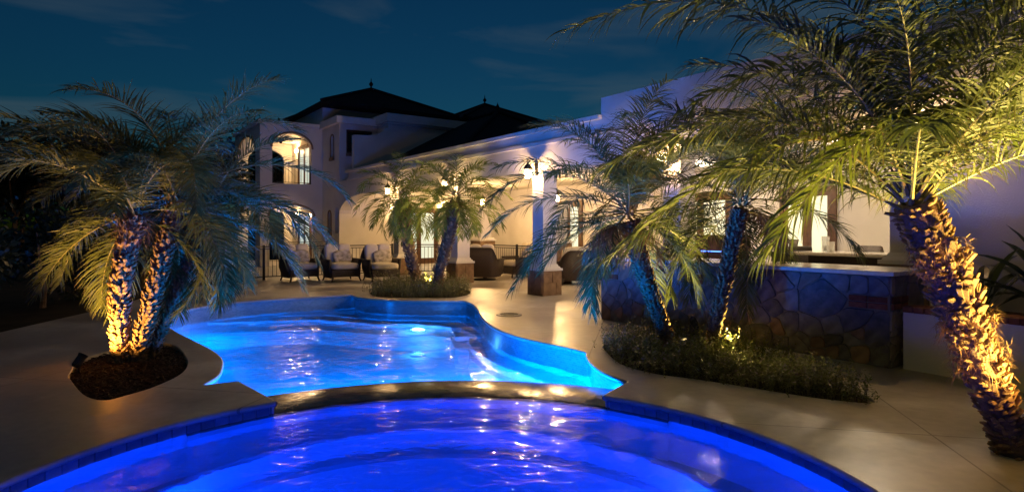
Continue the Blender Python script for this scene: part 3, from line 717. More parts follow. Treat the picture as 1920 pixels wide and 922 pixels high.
def sconce(X, Y, z, rz, label, energy):
    t = thing('wall_sconce', label, 'wall lamp', H(X, Y, z), rz)
    MB().box(0.085, 0.11, -0.05, 0.05, -0.10, 0.10).tube([(0.09, 0, 0), (0.03, 0, -0.03), (0, 0, -0.06)], 0.01, 6).build('bracket', 'bronze', t)
    MB().lathe([(0.045, 0.13), (0.05, 0.12), (0.035, -0.05), (0.0, -0.06)], n=10).build('glass', 'lantern_glass', t)
    MB().lathe([(0.008, -0.02), (0.034, 0.02), (0.034, 0.07), (0.0, 0.11)], n=8).build('bulb', 'bulb', t, True)
    lamp('lamp', 'POINT', t, (0, 0, 0.04), energy, WARM, 0.05)
sconce(8.13, 26.35, 4.92, TH, 'lit sconce on the upper balcony beside the door, nearer the corner', 75)
sconce(8.13, 28.6, 4.98, TH, 'lit sconce on the upper balcony left of the door', 75)
sconce(8.13, 26.35, 2.02, TH, 'lit sconce in the lower arched porch beside the door, nearer the corner', 75)
sconce(8.13, 28.6, 2.08, TH, 'lit sconce in the lower arched porch left of the door', 75)
sconce(10.6, 23.08, 2.28, TH+R(90), 'lit sconce left of the garden door behind the far palms', 80)
sconce(12.75, 23.08, 2.28, TH+R(90), 'lit sconce right of the garden door behind the far palms', 80)

def ceiling_light(X, Y, label, e):
    t = thing('ceiling_light', label, 'ceiling light', H(X, Y, 2.90))
    MB().lathe([(0.10, -0.002), (0.10, -0.02), (0.075, -0.03)], n=18).build('trim_ring', 'bronze', t)
    MB().lathe([(0.07, -0.028), (0.05, -0.05), (0.0, -0.06)], n=18).build('bulb', 'bulb', t, True)
    lamp('lamp', 'POINT', t, (0, 0, -0.12), e, (1.0, 0.78, 0.52), 0.05)
ceiling_light(10.6, 5.0, 'small round ceiling lamp above the dining table under the colonnade', 45)
ceiling_light(11.2, 8.6, 'small round ceiling lamp behind the middle palms under the colonnade', 45)

# lantern pillars
for X, Y, lab in ((10.8, 16.9, 'stone-based pillar topped by a lantern, left one behind the swivel chair'), (10.8, 13.1, 'stone-based pillar topped by a lantern, right one half hidden by fronds')):
    t = thing('lantern_pillar', lab, 'pillar', H(X, Y), TH)
    MB().box(-0.29, 0.29, -0.29, 0.29, 0, 1.08).build('base', 'column_stone', t)
    for (z0, z1) in ((0.06, 0.36), (0.38, 0.70), (0.72, 1.04)):
        for a0, a1 in ((-0.27, -0.01), (0.01, 0.27)):
            MB().box(a0, a1, -0.305, -0.288, z0, z1).build('stone', 'column_stone', t)
    MB().box(-0.32, 0.32, -0.32, 0.32, 1.08, 1.13).box(-0.28, 0.28, -0.28, 0.28, 1.13, 1.18, 0.02).build('plinth_moulding', 'stucco_trim', t)
    MB().box(-0.20, 0.20, -0.20, 0.20, 1.18, 2.02).build('shaft', 'stucco', t)
    MB().box(-0.23, 0.23, -0.23, 0.23, 2.02, 2.07).box(-0.27, 0.27, -0.27, 0.27, 2.07, 2.13).build('capital', 'stucco_trim', t)
lantern(H(10.8, 16.9, 2.385), TH, 'lantern standing on the pillar behind the swivel chair', 165, None, False)
lantern(H(10.8, 13.1, 2.385), TH, 'lantern standing on the pillar half hidden by middle palm fronds', 165, None, False)

# ------------------------------------------------------------------ iron railings
bal = MB().tube([(0, 0, 0.10), (0, 0, 0.90)], 0.008, 4, False).mesh('baluster'); bal.materials.append(MATS['iron'])
def railing(p0, p1, label, h=0.97, post0=True, post1=True, z=0.0):
    p0, p1 = Vector((*p0[:2], 0)), Vector((*p1[:2], 0)); d = p1-p0; L = d.length; a = math.atan2(d.y, d.x)
    t = thing('iron_railing', label, 'railing', (p0.x, p0.y, z), a)
    s = h/0.97
    MB().box(0, L, -0.02, 0.02, h-0.03, h).build('top_rail', 'iron', t)
    MB().box(0, L, -0.012, 0.012, 0.085, 0.11).build('bottom_rail', 'iron', t)
    MB().box(0, L, -0.010, 0.010, 0.875*s, 0.897*s).build('middle_rail', 'iron', t)
    n_ = max(1, round(L/1.7))
    for i in range(n_+1):
        x = L*i/n_
        if (i == 0 and not post0) or (i == n_ and not post1): continue
        MB().box(x-0.025, x+0.025, -0.026, 0.026, 0.0, h+0.03).build('post', 'iron', t)
    m_ = int(L/0.115)
    for i in range(1, m_):
        o = bpy.data.objects.new('baluster', bal); COL.objects.link(o); o.parent = t; o.location = (L*i/m_, 0, 0); o.scale.z = s*0.985
railing((-8.1, 14.5), H(4.35, 18.45), 'black iron railing along the deck edge behind the triple-trunked palm')
railing(H(4.35, 18.45), H(8.2, 18.2), 'black iron railing behind the row of cushioned wicker chairs')
railing(H(8.82, 18.2), H(10.5, 17.1), 'short black iron railing between colonnade column and lantern pillar')
railing(H(10.8, 16.58), H(10.8, 13.42), 'black iron railing between the two lantern pillars')
railing(H(6.3, 25.3), H(7.78, 25.3), 'black iron balcony railing in the upper arch', h=0.78, z=3.24)
railing(H(6.2, 23.9), H(8.0, 23.9), 'black iron railing in front of the lower arched porch', h=0.97)

# ceiling fan in the upper balcony
t = thing('ceiling_fan', 'dark ceiling fan hanging under the upper balcony arch', 'ceiling fan', H(6.95, 26.6, 5.42), TH)
MB().tube([(0, 0, 0), (0, 0, -0.18)], 0.015, 6).build('rod', 'bronze', t)
MB().lathe([(0.03, -0.16), (0.12, -0.19), (0.13, -0.26), (0.07, -0.30), (0.05, -0.36), (0.0, -0.38)], n=12).build('motor', 'bronze', t, True)
for i in range(5):
    b = MB().box(0.10, 0.66, -0.06, 0.06, -0.245, -0.235).build('blade', 'dark_wood', t); b.rotation_euler = (R(8), 0, 2*math.pi*i/5+0.3)

# ------------------------------------------------------------------ wicker seats
def cushion(mb, x0, x1, y0, y1, z0, z1, puff=0.02, mat=None):
    """puffed cushion: rounded block whose faces swell"""
    nx = 8; bm = bmesh.new(); bmesh.ops.create_cube(bm, size=2)
    bmesh.ops.subdivide_edges(bm, edges=list(bm.edges), cuts=4, use_grid_fill=True)
    hx, hy, hz = (x1-x0)/2, (y1-y0)/2, (z1-z0)/2
    for v in bm.verts:
        x, y, z = v.co
        q = 7.0; r_ = (abs(x)**q+abs(y)**q+abs(z)**q)**(1/q); x, y, z = x/r_, y/r_, z/r_
        sw = 1 + puff/hz*(1-x*x)*(1-y*y)
        v.co = Vector(((x0+x1)/2 + x*hx, (y0+y1)/2 + y*hy, (z0+z1)/2 + z*hz*sw))
    if mat is not None: bmesh.ops.transform(bm, matrix=mat, verts=bm.verts)
    bm.verts.index_update(); mb.add([v.co[:] for v in bm.verts], [[v.index for v in f.verts] for f in bm.faces]); bm.free(); return mb
def wicker_shell(w, d, seat_z, arm_z, back_z, n=36):
    """one flared shell wrapping the back and both sides; front at -Y"""
    mb = MB(); path = []
    for i in range(n+1):
        t = i/n
        a = R(-38) + t*R(256)            # from front right round the back to front left
        sx, sy = math.copysign(abs(math.cos(a))**0.5, math.cos(a)), math.copysign(abs(math.sin(a))**0.5, math.sin(a))
        path.append((sx*w/2, sy*d/2, a))
    vs = []; fs = []
    for (x, y, a) in path:
        k_ = max(0.0, math.sin(a)); top = arm_z + (back_z-arm_z)*max(0, min(1, (k_-0.55)/0.35))**1.2
        out = 1.09 if top > arm_z+0.05 else 1.05
        vs += [(x*0.86, y*0.90, 0.10), (x, y, 0.34), (x*out, y*out+0.05*(top-arm_z), top), (x*(out+0.03), y*(out+0.03)+0.05*(top-arm_z), top-0.03), (x*(out-0.16), y*(out-0.16)+0.04*(top-arm_z), top-0.005), (x*0.82, y*0.82, seat_z-0.03)]
    q = 6
    for i in range(n):
        for j in (0, 1): fs.append((i*q+j, (i+1)*q+j, (i+1)*q+j+1, i*q+j+1))
        fs += [(i*q+2, i*q+3, (i+1)*q+3, (i+1)*q+2), (i*q+2, (i+1)*q+2, (i+1)*q+4, i*q+4), (i*q+4, (i+1)*q+4, (i+1)*q+5, i*q+5)]
    fs += [(0, 1, 2, 4, 5), tuple(n*q+j for j in (5, 4, 2, 1, 0))]
    mb.add(vs, fs); return mb
def make_chair(label, swivel=False, w=0.98, d=0.92):
    t = thing('wicker_chair', label, 'chair')
    sh = wicker_shell(w, d, 0.34, 0.62, 0.94); o = sh.build('frame', 'wicker', t, True); fix_normals(o.data)
    MB().rbox(-w*0.42, w*0.42, -d*0.50, d*0.34, 0.13, 0.335, 0.03, 2).build('seat_base', 'wicker', t)
    m_ = MB(); cushion(m_, -w*0.39, w*0.39, -d*0.55, d*0.30, 0.337, 0.50, 0.03); m_.build('seat_cushion', 'cushion', t, True)
    tilt = Matrix.Translation((0, d*0.27, 0.48)) @ Matrix.Rotation(R(-12), 4, 'X')
    for x0, x1 in ((-w*0.385, -0.004), (0.004, w*0.385)):
        m_ = MB(); cushion(m_, x0, x1, -0.09, 0.09, 0.0, 0.54, 0.03, tilt); m_.build('back_cushion', 'cushion', t, True)
    tp = Matrix.Translation((w*0.10, d*0.10, 0.50)) @ Matrix.Rotation(R(-20), 4, 'X') @ Matrix.Rotation(R(-7), 4, 'Y')
    m_ = MB(); cushion(m_, -0.26, 0.26, -0.06, 0.06, 0.0, 0.34, 0.05, tp); m_.build('throw_pillow', 'pillow_print', t, True)
    if swivel:
        MB().lathe([(0.32, 0.0), (0.32, 0.03), (0.06, 0.05), (0.06, 0.14)], n=18).build('swivel_base', 'iron', t)
    else:
        for sx in (-1, 1):
            for sy, yy in ((-1, -d*0.47), (1, d*0.36)):
                MB().tube([(sx*w*0.38, yy, 0.16), (sx*w*0.39, yy+sy*0.01, 0.08), (sx*w*0.42, yy+sy*0.035, 0.0)], [0.035, 0.024, 0.020], 8).build('leg', 'wicker', t, True)
    return t
ch = make_chair('cream-cushioned wicker chair half behind the triple-trunked palm, leftmost of the row')
ch.location = (-6.05, 17.45, 0); ch.rotation_euler.z = R(38)
for (x, y, rz, lab) in ((-4.86, 17.45, 34, 'cream-cushioned wicker chair in full view, middle of the row of three'),
                        (-3.72, 17.45, 30, 'cream-cushioned wicker chair partly veiled by far palm fronds, right of the row')):
    c = copy_tree(ch); c.location = (x, y, 0); c.rotation_euler.z = R(rz); c['label'] = lab; c['group'] = 'wicker chairs by the railing'
ch['group'] = 'wicker chairs by the railing'
sw = make_chair('wicker swivel chair with its back turned, right of the far column', True)
sw.location = (-0.78, 17.7, 0); sw.rotation_euler.z = R(165)
c = copy_tree(ch); c.location = (0.22, 18.9, 0); c.rotation_euler.z = R(-62); c['label'] = 'wicker chair turned sideways in front of the railing, left of near column'; del c['group']
# sofa
t = thing('wicker_sofa', 'wide wicker sofa with its dark back to the pool, right of the near column', 'sofa', (1.95, 16.6, 0), R(200))
o = wicker_shell(1.9, 0.95, 0.34, 0.62, 0.90, 44).build('frame', 'wicker', t, True); fix_normals(o.data)
MB().rbox(-0.85, 0.85, -0.46, 0.32, 0.13, 0.335, 0.03, 2).build('seat_base', 'wicker', t)
for x0, x1 in ((-0.78, -0.005), (0.005, 0.78)):
    m_ = MB(); cushion(m_, x0, x1, -0.5, 0.28, 0.337, 0.5, 0.03); m_.build('seat_cushion', 'cushion', t, True)
    m_ = MB(); cushion(m_, x0, x1, -0.09, 0.09, 0, 0.5, 0.03, Matrix.Translation((0, 0.25, 0.48)) @ Matrix.Rotation(R(-12), 4, 'X')); m_.build('back_cushion', 'cushion', t, True)
for sx in (-1, 1):
    for yy in (-0.42, 0.34): MB().tube([(sx*0.78, yy, 0.16), (sx*0.82, yy*1.08, 0)], [0.035, 0.02], 8).build('leg', 'wicker', t, True)

# ------------------------------------------------------------------ stone bar
BX0, BX1, BY0, BY1, BH = 6.93, 7.75, 2.95, 7.28, 0.965
bar = thing('bar_counter', 'long outdoor bar faced with irregular stones and bricks under a pale counter slab', 'bar', H(BX0, BY0), TH)
MB().box(0, BX1-BX0, 0, BY1-BY0, 0, BH).build('core', 'mortar', bar)
MB().rbox(-0.10, BX1-BX0+0.06, -0.08, BY1-BY0+0.08, BH+0.001, BH+0.048, 0.008, 2).build('countertop', 'countertop', bar)
def clip(poly, px, py, nx, ny):
    out = []; k = len(poly)
    for i in range(k):
        a, b = poly[i-1], poly[i]; da = (a[0]-px)*nx+(a[1]-py)*ny; db = (b[0]-px)*nx+(b[1]-py)*ny
        if (da <= 0) != (db <= 0):
            t = da/(da-db); out.append((a[0]+(b[0]-a[0])*t, a[1]+(b[1]-a[1])*t))
        if db <= 0: out.append(b)
    return out
def stones(W, Hh, n_, seed, bricks=()):
    """irregular rubble: cells of a relaxed scatter, with gaps left for brick courses"""
    g = random.Random(seed); pts = []; tries = 0
    while len(pts) < n_ and tries < 8000:
        tries += 1; x, y = g.uniform(0, W), g.uniform(0, Hh); md = g.choice((0.07, 0.10, 0.14, 0.20, 0.30, 0.42))
        if any(b0-0.05 < x < b1+0.05 and c0-0.05 < y < c1+0.05 for b0, b1, c0, c1 in bricks): continue
        if all((x-p_[0])**2+(1.15*(y-p_[1]))**2 > ((md+p_[2])/2)**2 for p_ in pts): pts.append((x, y, md))
    res = []
    for i, (x, y, md) in enumerate(pts):
        poly = [(0.004, 0.004), (W-0.004, 0.004), (W-0.004, Hh-0.004), (0.004, Hh-0.004)]
        for j, (u, v, mu) in enumerate(pts):
            if i == j: continue
            dx, dy = u-x, v-y; L = math.hypot(dx, dy)
            if L > 1.3: continue
            f_ = (L*L + md*md*0.25 - mu*mu*0.25)/(2*L*L); f_ = max(0.25, min(0.75, f_))
            poly = clip(poly, x+dx*f_-dx/L*0.0045, y+dy*f_-dy/L*0.0045, dx/L, dy/L)
            if len(poly) < 3: break
        for b0, b1, c0, c1 in bricks:      # keep clear of the bricks: cut on the side nearest the seed
            if len(poly) < 3: break
            sides = [((b0-x), (b0-0.012, y, 1, 0)), ((x-b1), (b1+0.012, y, -1, 0)), ((c0-y), (x, c0-0.012, 0, 1)), ((y-c1), (x, c1+0.012, 0, -1))]
            poly = clip(poly, *max(sides)[1])
        if len(poly) >= 3 and abs(area(poly)) > 0.0012: res.append(poly)
    return res
def round_poly(poly, g):
    """chop the corners once and jitter"""
    out = []; k = len(poly)
    for i in range(k):
        a, b = Vector(poly[i]), Vector(poly[(i+1) % k]); L = (b-a).length; c_ = min(0.3, 0.03/max(L, 1e-4))
        out += [tuple(a.lerp(b, c_)), tuple(a.lerp(b, 0.5)+Vector((g.uniform(-.004, .004), g.uniform(-.004, .004)))), tuple(a.lerp(b, 1-c_))]
    return out
def put_stone(poly, axis, g, mat=None):
    poly = round_poly(poly, g) if mat is None else poly
    k = len(poly); cx = sum(p_[0] for p_ in poly)/k; cy_ = sum(p_[1] for p_ in poly)/k
    pr = g.uniform(0.008, 0.02) if mat is None else g.uniform(0.012, 0.02)
    rows = [[(x, y, -0.01) for x, y in poly], [(x, y, pr*0.6) for x, y in poly], [(cx+(x-cx)*0.955, cy_+(y-cy_)*0.955, pr) for x, y in poly]]
    f3 = (lambda a, z, h: (-h, a, z)) if axis == 'X' else (lambda a, z, h: (a, -h, z))
    c3 = f3(cx, cy_, 0)
    vs = [Vector(f3(*q))-Vector(c3) for r_ in rows for q in r_]
    fs = [(a*k+i, a*k+(i+1) % k, (a+1)*k+(i+1) % k, (a+1)*k+i) for a in (0, 1) for i in range(k)] + [tuple(2*k+i for i in range(k))]
    m_ = MB().add(vs, fs); me = m_.mesh('stone')
    bm = bmesh.new(); bm.from_mesh(me); bmesh.ops.recalc_face_normals(bm, faces=bm.faces); bm.to_mesh(me); bm.free()
    link('stone' if mat is None else 'brick', me, mat or (g.choice(('stone_slate', 'stone_slate', 'stone_grey', 'stone_grey', 'stone_grey', 'stone_grey', 'stone_brown')) if axis == 'X' else g.choice(('stone_tan', 'stone_tan', 'stone_grey'))), bar, False, c3)  # end face gets lighter tan stones: its warm light painted into their colour
g = random.Random(4)
bl = [(0.02, 0.42, 0.60, 0.74), (2.35, 2.72, 0.70, 0.84), (3.95, 4.30, 0.66, 0.74)]
brs = []
for b0, b1, c0, c1 in bl:
    rows_ = max(1, round((c1-c0)/0.07))
    for r_ in range(rows_):
        n_b = max(1, round((b1-b0)/0.20)); w_ = (b1-b0)/n_b
        for i in range(n_b): x0 = b0+i*w_; z0 = c0+r_*(c1-c0)/rows_; brs.append([(x0+0.004, z0+0.005), (x0+w_-0.004, z0+0.005), (x0+w_-0.004, z0+(c1-c0)/rows_-0.005), (x0+0.004, z0+(c1-c0)/rows_-0.005)])
for poly in stones(BY1-BY0, BH-0.01, 105, 21, bl): put_stone(poly, 'X', g)
for poly in brs: put_stone(poly, 'X', g, 'brick')
be = [(0.03, 0.40, 0.60, 0.74)]
for poly in stones(BX1-BX0, BH-0.01, 26, 5, be): put_stone(poly, 'Y', g)
for i in range(2):
    for j in range(2): put_stone([(0.034+i*0.185, 0.605+j*0.07), (0.21+i*0.185, 0.605+j*0.07), (0.21+i*0.185, 0.665+j*0.07), (0.034+i*0.185, 0.665+j*0.07)], 'Y', g, 'brick')

# raised planter beside the bar
path = crom([H(7.02, 2.86)[:2], H(6.98, 2.3)[:2], H(6.85, 1.7)[:2], H(6.6, 0.9)[:2], H(6.3, 0.0)[:2], H(6.0, -1.0)[:2]], 8)
t = thing('planter_wall', 'low white planter wall with brick cap beside the stone bar', 'planter', (path[0][0], path[0][1], 0))
rel = [(x-path[0][0], y-path[0][1]) for x, y in path]
swept('wall', rel, [(0.0, 0.0), (0.0, 0.59), (0.22, 0.59), (0.22, 0.0)], False, 'stucco', t, False)
bkm = MB().rbox(-0.048, 0.048, -0.13, 0.13, 0, 0.062, 0.006, 1).mesh('brick'); bkm.materials.append(MATS['brick'])
acc = 0.0; nxt = 0.05
for i in range(len(rel)-1):
    a, b = Vector(rel[i]), Vector(rel[i+1]); L = (b-a).length
    while nxt < acc+L:
        q = a.lerp(b, (nxt-acc)/L); d = (b-a).normalized(); nn = Vector((-d.y, d.x))
        o = bpy.data.objects.new('brick', bkm); COL.objects.link(o); o.parent = t; o.location = (q.x+nn.x*0.105, q.y+nn.y*0.105, 0.592); o.rotation_euler.z = math.atan2(d.y, d.x)
        nxt += 0.103
    acc += L
soil_p = [(x, y) for x, y in rel] + [(H(8.24, -1.0)[0]-path[0][0], H(8.24, -1.0)[1]-path[0][1]), (H(8.24, 2.86)[0]-path[0][0], H(8.24, 2.86)[1]-path[0][1])]
vs_, fs_ = flat_poly(soil_p, [], 0.56); MB().add(vs_, fs_).build('soil', 'soil', t)

# ------------------------------------------------------------------ furniture behind the bar
t = thing('console_table', 'small black console table with shaped legs behind the bar', 'table', H(11.6, 6.55), TH)
MB().rbox(-0.25, 0.25, -0.55, 0.55, 0.93, 0.98, 0.01, 1).build('top', 'dark_wood', t)
MB().box(-0.22, 0.22, -0.5, 0.5, 0.80, 0.93).build('apron', 'dark_wood', t)
for sx in (-1, 1):
    for sy in (-1, 1): MB().tube([(sx*0.2, sy*0.47, 0.80), (sx*0.21, sy*0.49, 0.6), (sx*0.19, sy*0.46, 0.3), (sx*0.22, sy*0.5, 0)], [0.04, 0.035, 0.022, 0.03], 8).build('leg', 'dark_wood', t)
t = thing('picture_frame', 'small dark picture frame leaning on the black console table', 'picture frame', H(11.55, 6.72, 0.98), TH+R(-25))
b = MB().box(-0.01, 0.01, -0.12, 0.12, 0, 0.03).box(-0.01, 0.01, -0.12, 0.12, 0.25, 0.28).box(-0.01, 0.01, -0.12, -0.09, 0.03, 0.25).box(-0.01, 0.01, 0.09, 0.12, 0.03, 0.25).build('frame', 'dark_wood', t); b.rotation_euler.y = R(14)
b = MB().box(-0.004, 0.004, -0.09, 0.09, 0.03, 0.25).build('picture', 'stone_grey', t); b.rotation_euler.y = R(14)
t = thing('vase', 'round bronze vase on the black console table', 'vase', H(11.6, 7.0, 0.98))
MB().lathe([(0.05, 0), (0.06, 0.02), (0.09, 0.10), (0.085, 0.16), (0.04, 0.20), (0.035, 0.24), (0.055, 0.27)], n=14).build('body', 'bronze', t, True)
MB().lathe([(0.054, 0.271), (0.06, 0.276), (0.05, 0.284)], n=14).build('rim', 'bronze', t, True)
t = thing('high_table', 'high dining table with pale stone top behind the bar', 'table', H(9.6, 4.6), TH)
MB().rbox(-0.45, 0.45, -0.8, 0.8, 1.05, 1.10, 0.01, 1).build('top', 'countertop', t)
MB().box(-0.28, 0.28, -0.55, 0.55, 0, 1.05).build('pedestal', 'wicker', t)
for (dx, dy, hh, lab) in ((0.05, 0.45, 0.24, 'taller clear glass candle holder on the high table'), (-0.08, 0.30, 0.16, 'shorter clear glass candle holder on the high table')):
    p_ = H(9.6+dx, 4.6+dy, 1.10)
    t = thing('candle_holder', lab, 'candle holder', p_)
    MB().lathe([(0.055, 0.004), (0.06, hh), (0.054, hh), (0.05, 0.012)], n=14).build('glass', 'clear_glass', t, True)
    MB().lathe([(0.03, 0.014), (0.03, hh*0.4), (0.0, hh*0.42)], n=10).build('candle', 'white_gloss', t, True)
def stool(X, Y, rz, label):
    t = thing('wicker_stool', label, 'chair', H(X, Y), rz, 'high wicker chairs at the dining table')
    o = wicker_shell(0.58, 0.55, 0.72, 0.86, 1.18, 28).build('shell', 'wicker', t, True); fix_normals(o.data)
    for v in o.data.vertices:
        if v.co.z < 0.5: v.co.z += 0.45
    MB().rbox(-0.25, 0.25, -0.25, 0.2, 0.62, 0.74, 0.02, 1).build('seat', 'wicker', t)
    for sx in (-1, 1):
        for sy in (-1, 1): MB().tube([(sx*0.2, sy*0.2, 0.64), (sx*0.25, sy*0.25, 0)], [0.025, 0.02], 6).build('leg', 'wicker', t)
stool(9.75, 5.75, TH+R(180-10), 'dark wicker high chair at the table end nearest the console table')
stool(10.45, 4.9, TH+R(-90), 'dark wicker high chair behind the table, beside the candle holders')
stool(10.45, 4.2, TH+R(-90), 'dark wicker high chair behind the table, towards the blank wall')
t = thing('bar_cabinet', 'brown wooden cabinet with sloping lid behind the bar', 'cabinet', H(9.5, 7.0), TH)
MB().box(-0.3, 0.3, -0.5, 0.5, 0.08, 1.05).build('body', 'wood', t)
MB().add([(-0.32, -0.52, 1.051), (0.32, -0.52, 1.051), (0.32, 0.52, 1.051), (-0.32, 0.52, 1.051), (-0.1, -0.52, 1.35), (0.32, -0.52, 1.35), (0.32, 0.52, 1.35), (-0.1, 0.52, 1.35)], [(0, 3, 2, 1), (4, 5, 6, 7), (0, 1, 5, 4), (1, 2, 6, 5), (2, 3, 7, 6), (3, 0, 4, 7)]).build('lid', 'wood', t)
for y0 in (-0.47, 0.01): MB().box(-0.318, -0.301, y0, y0+0.46, 0.14, 1.0).build('door', 'wood', t)
for sx in (-1, 1):
    for sy in (-1, 1): MB().box(sx*0.24-0.03, sx*0.24+0.03, sy*0.44-0.03, sy*0.44+0.03, 0, 0.08).build('foot', 'dark_wood', t)
MB().box(-0.335, -0.322, -0.45, 0.45, 1.055, 1.07).build('light_strip', 'led_strip', t)

# ------------------------------------------------------------------ palms
def leaf_mesh(name, V, F, T, mats=('palm_leaf', 'rachis'), mi=None):
    me = bpy.data.meshes.new(name); me.from_pydata(V, [], F)
    at = me.attributes.new('tip', 'FLOAT', 'POINT'); at.data.foreach_set('value', T)
    for m_ in mats: me.materials.append(MATS[m_])
    if mi is not None: me.polygons.foreach_set('material_index', mi)
    me.update(); return me
def frond_mesh(pts, rr, pairs=42, leaf=0.34, width=0.014, droop=0.5, segs=4, start=0.14, mats=('palm_leaf', 'rachis'), dry=0.25, vlift=25, stem=0.011):
    """pts: rachis polyline (Vectors). Leaflets leave it on both sides in a shallow V and hang towards the ground."""
    n_ = len(pts); seglen = [(pts[i+1]-pts[i]).length for i in range(n_-1)]; tot = sum(seglen); cum = [0.0]
    for s_ in seglen: cum.append(cum[-1]+s_)
    def at(t):
        d = t*tot
        for i in range(n_-1):
            if d <= cum[i+1] or i == n_-2:
                f_ = (d-cum[i])/seglen[i]; return pts[i].lerp(pts[i+1], f_), (pts[i+1]-pts[i]).normalized()
    V, F, T, MI = [], [], [], []
    up = Vector((0, 0, 1))
    # rachis: three-sided tapering tube
    for i in range(n_):
        tg = (pts[min(i+1, n_-1)]-pts[max(i-1, 0)]).normalized(); s_ = tg.cross(up)
        s_ = s_.normalized() if s_.length > 1e-3 else Vector((1, 0, 0)); nn = s_.cross(tg); w = stem*(1-0.88*i/(n_-1))
        if i == 0: w *= 1.7
        V += [pts[i]+s_*w, pts[i]+nn*w*0.8, pts[i]-s_*w, pts[i]-nn*w*0.7]; T += [0]*4
    for i in range(n_-1):
        for j in range(4): F.append((i*4+j, i*4+(j+1) % 4, (i+1)*4+(j+1) % 4, (i+1)*4+j)); MI.append(1)
    for k_ in range(pairs):
        t = start + (1-start)*((k_+0.5)/pairs)
        for side in (-1, 1):
            tt = min(0.999, max(start*0.8, t+rr.uniform(-0.4, 0.4)/pairs))
            p_, tg = at(tt); s_ = tg.cross(up); s_ = s_.normalized() if s_.length > 0.05 else Vector((1, 0, 0)); nn = s_.cross(tg).normalized()
            u = (tt-start)/(1-start)
            ln = leaf*(0.45+0.55*math.sin(math.pi*min(1, 0.12+u*0.80))**0.7)*(1-0.35*u**3)*rr.uniform(0.82, 1.12)
            ang = R(62-30*u+rr.uniform(-8, 8)); vl = R(vlift+rr.uniform(-26, 22))
            D = (tg*math.cos(ang) + (s_*side*math.cos(vl) + nn*math.sin(vl))*math.sin(ang)).normalized()
            Wd = (tg - D*tg.dot(D)); Wd = Wd.normalized() if Wd.length > 1e-3 else nn
            tw = R(rr.uniform(-22, 22)); Wd = (Wd*math.cos(tw) + D.cross(Wd)*math.sin(tw)).normalized()
            dr = droop*rr.uniform(0.6, 1.4); o = len(V); q = p_.copy(); dirv = D.copy(); hs = ln/segs
            isdry = rr.random() < dry; w0 = width*rr.uniform(0.8, 1.15)
            for sgi in range(segs+1):
                f_ = sgi/segs; w = w0*(0.65+0.9*f_ if f_ < 0.3 else 0.92*(1-((f_-0.3)/0.7)**1.6)+0.03)*0.5
                V += [q-Wd*w, q+Wd*w]; tipv = (max(0, f_-0.72)/0.28 if isdry else max(0, f_-0.93)*4); T += [tipv, tipv]
                if sgi < segs:
                    dirv = (dirv + Vector((0, 0, -1))*dr*(0.35+f_)*0.55).normalized(); q = q+dirv*hs
            for sgi in range(segs): F.append((o+2*sgi, o+2*sgi+1, o+2*sgi+3, o+2*sgi+2)); MI.append(0)
    return leaf_mesh('frond', [tuple(v) for v in V], F, T, mats, MI)
def rachis(origin, az, el, length, bend, n_=12, twist=0.0):
    pts = [Vector(origin)]; e = el; a = az
    for i in range(n_):
        f_ = i/n_; e_ = el - bend*(f_**1.25); a_ = az+twist*f_
        pts.append(pts[-1]+Vector((math.cos(e_)*math.cos(a_), math.cos(e_)*math.sin(a_), math.sin(e_)))*length/n_)
    return pts
def bez(ps, n_=14):
    ps = [Vector(q) for q in ps]; out = []
    k_ = len(ps)-1
    for i in range(n_+1):
        t = i/n_; c = Vector((0, 0, 0))
        for j, q in enumerate(ps): c += q*(math.comb(k_, j)*t**j*(1-t)**(k_-j))
        out.append(c)
    return out
def add_frond(palm, pts, rr, **kw):
    """pts in world space; the mesh is stored about its own base"""
    o = pts[0].copy(); me = frond_mesh([q-o for q in pts], rr, **kw)
    f = bpy.data.objects.new('frond', me); COL.objects.link(f); f.parent = palm; f.location = o - palm.location
    return f
def crown(palm, c, n_, length, rr, el_hi=82, el_lo=-38, bend=1.35, clear=None, **kw):
    """clear: (azimuth, half width) of a sector pruned of hanging fronds"""
    for i in range(n_):
        f_ = (i+0.5)/n_; az = i*2.39996+rr.uniform(-0.2, 0.2)
        el = R(el_hi + (el_lo-el_hi)*f_**0.9 + rr.uniform(-7, 7))
        if clear is not None and abs((az-clear[0]+math.pi) % (2*math.pi)-math.pi) < clear[1] and el < R(32): el = R(34+rr.uniform(0, 30))
        L = length*(0.72+0.28*math.sin(math.pi*min(1, 0.15+f_)))*rr.uniform(0.88, 1.1)
        base = Vector(c)+Vector((math.cos(az)*0.06, math.sin(az)*0.06, 0.10*(1-f_)-0.10*f_))
        add_frond(palm, rachis(base, az, el, L, bend*rr.uniform(0.75, 1.2)*(1.0 if f_ < 0.6 else 0.8), 12, rr.uniform(-0.3, 0.3)), rr, **kw)
def trunk_pts(ps, n_=16): return bez(ps, n_)
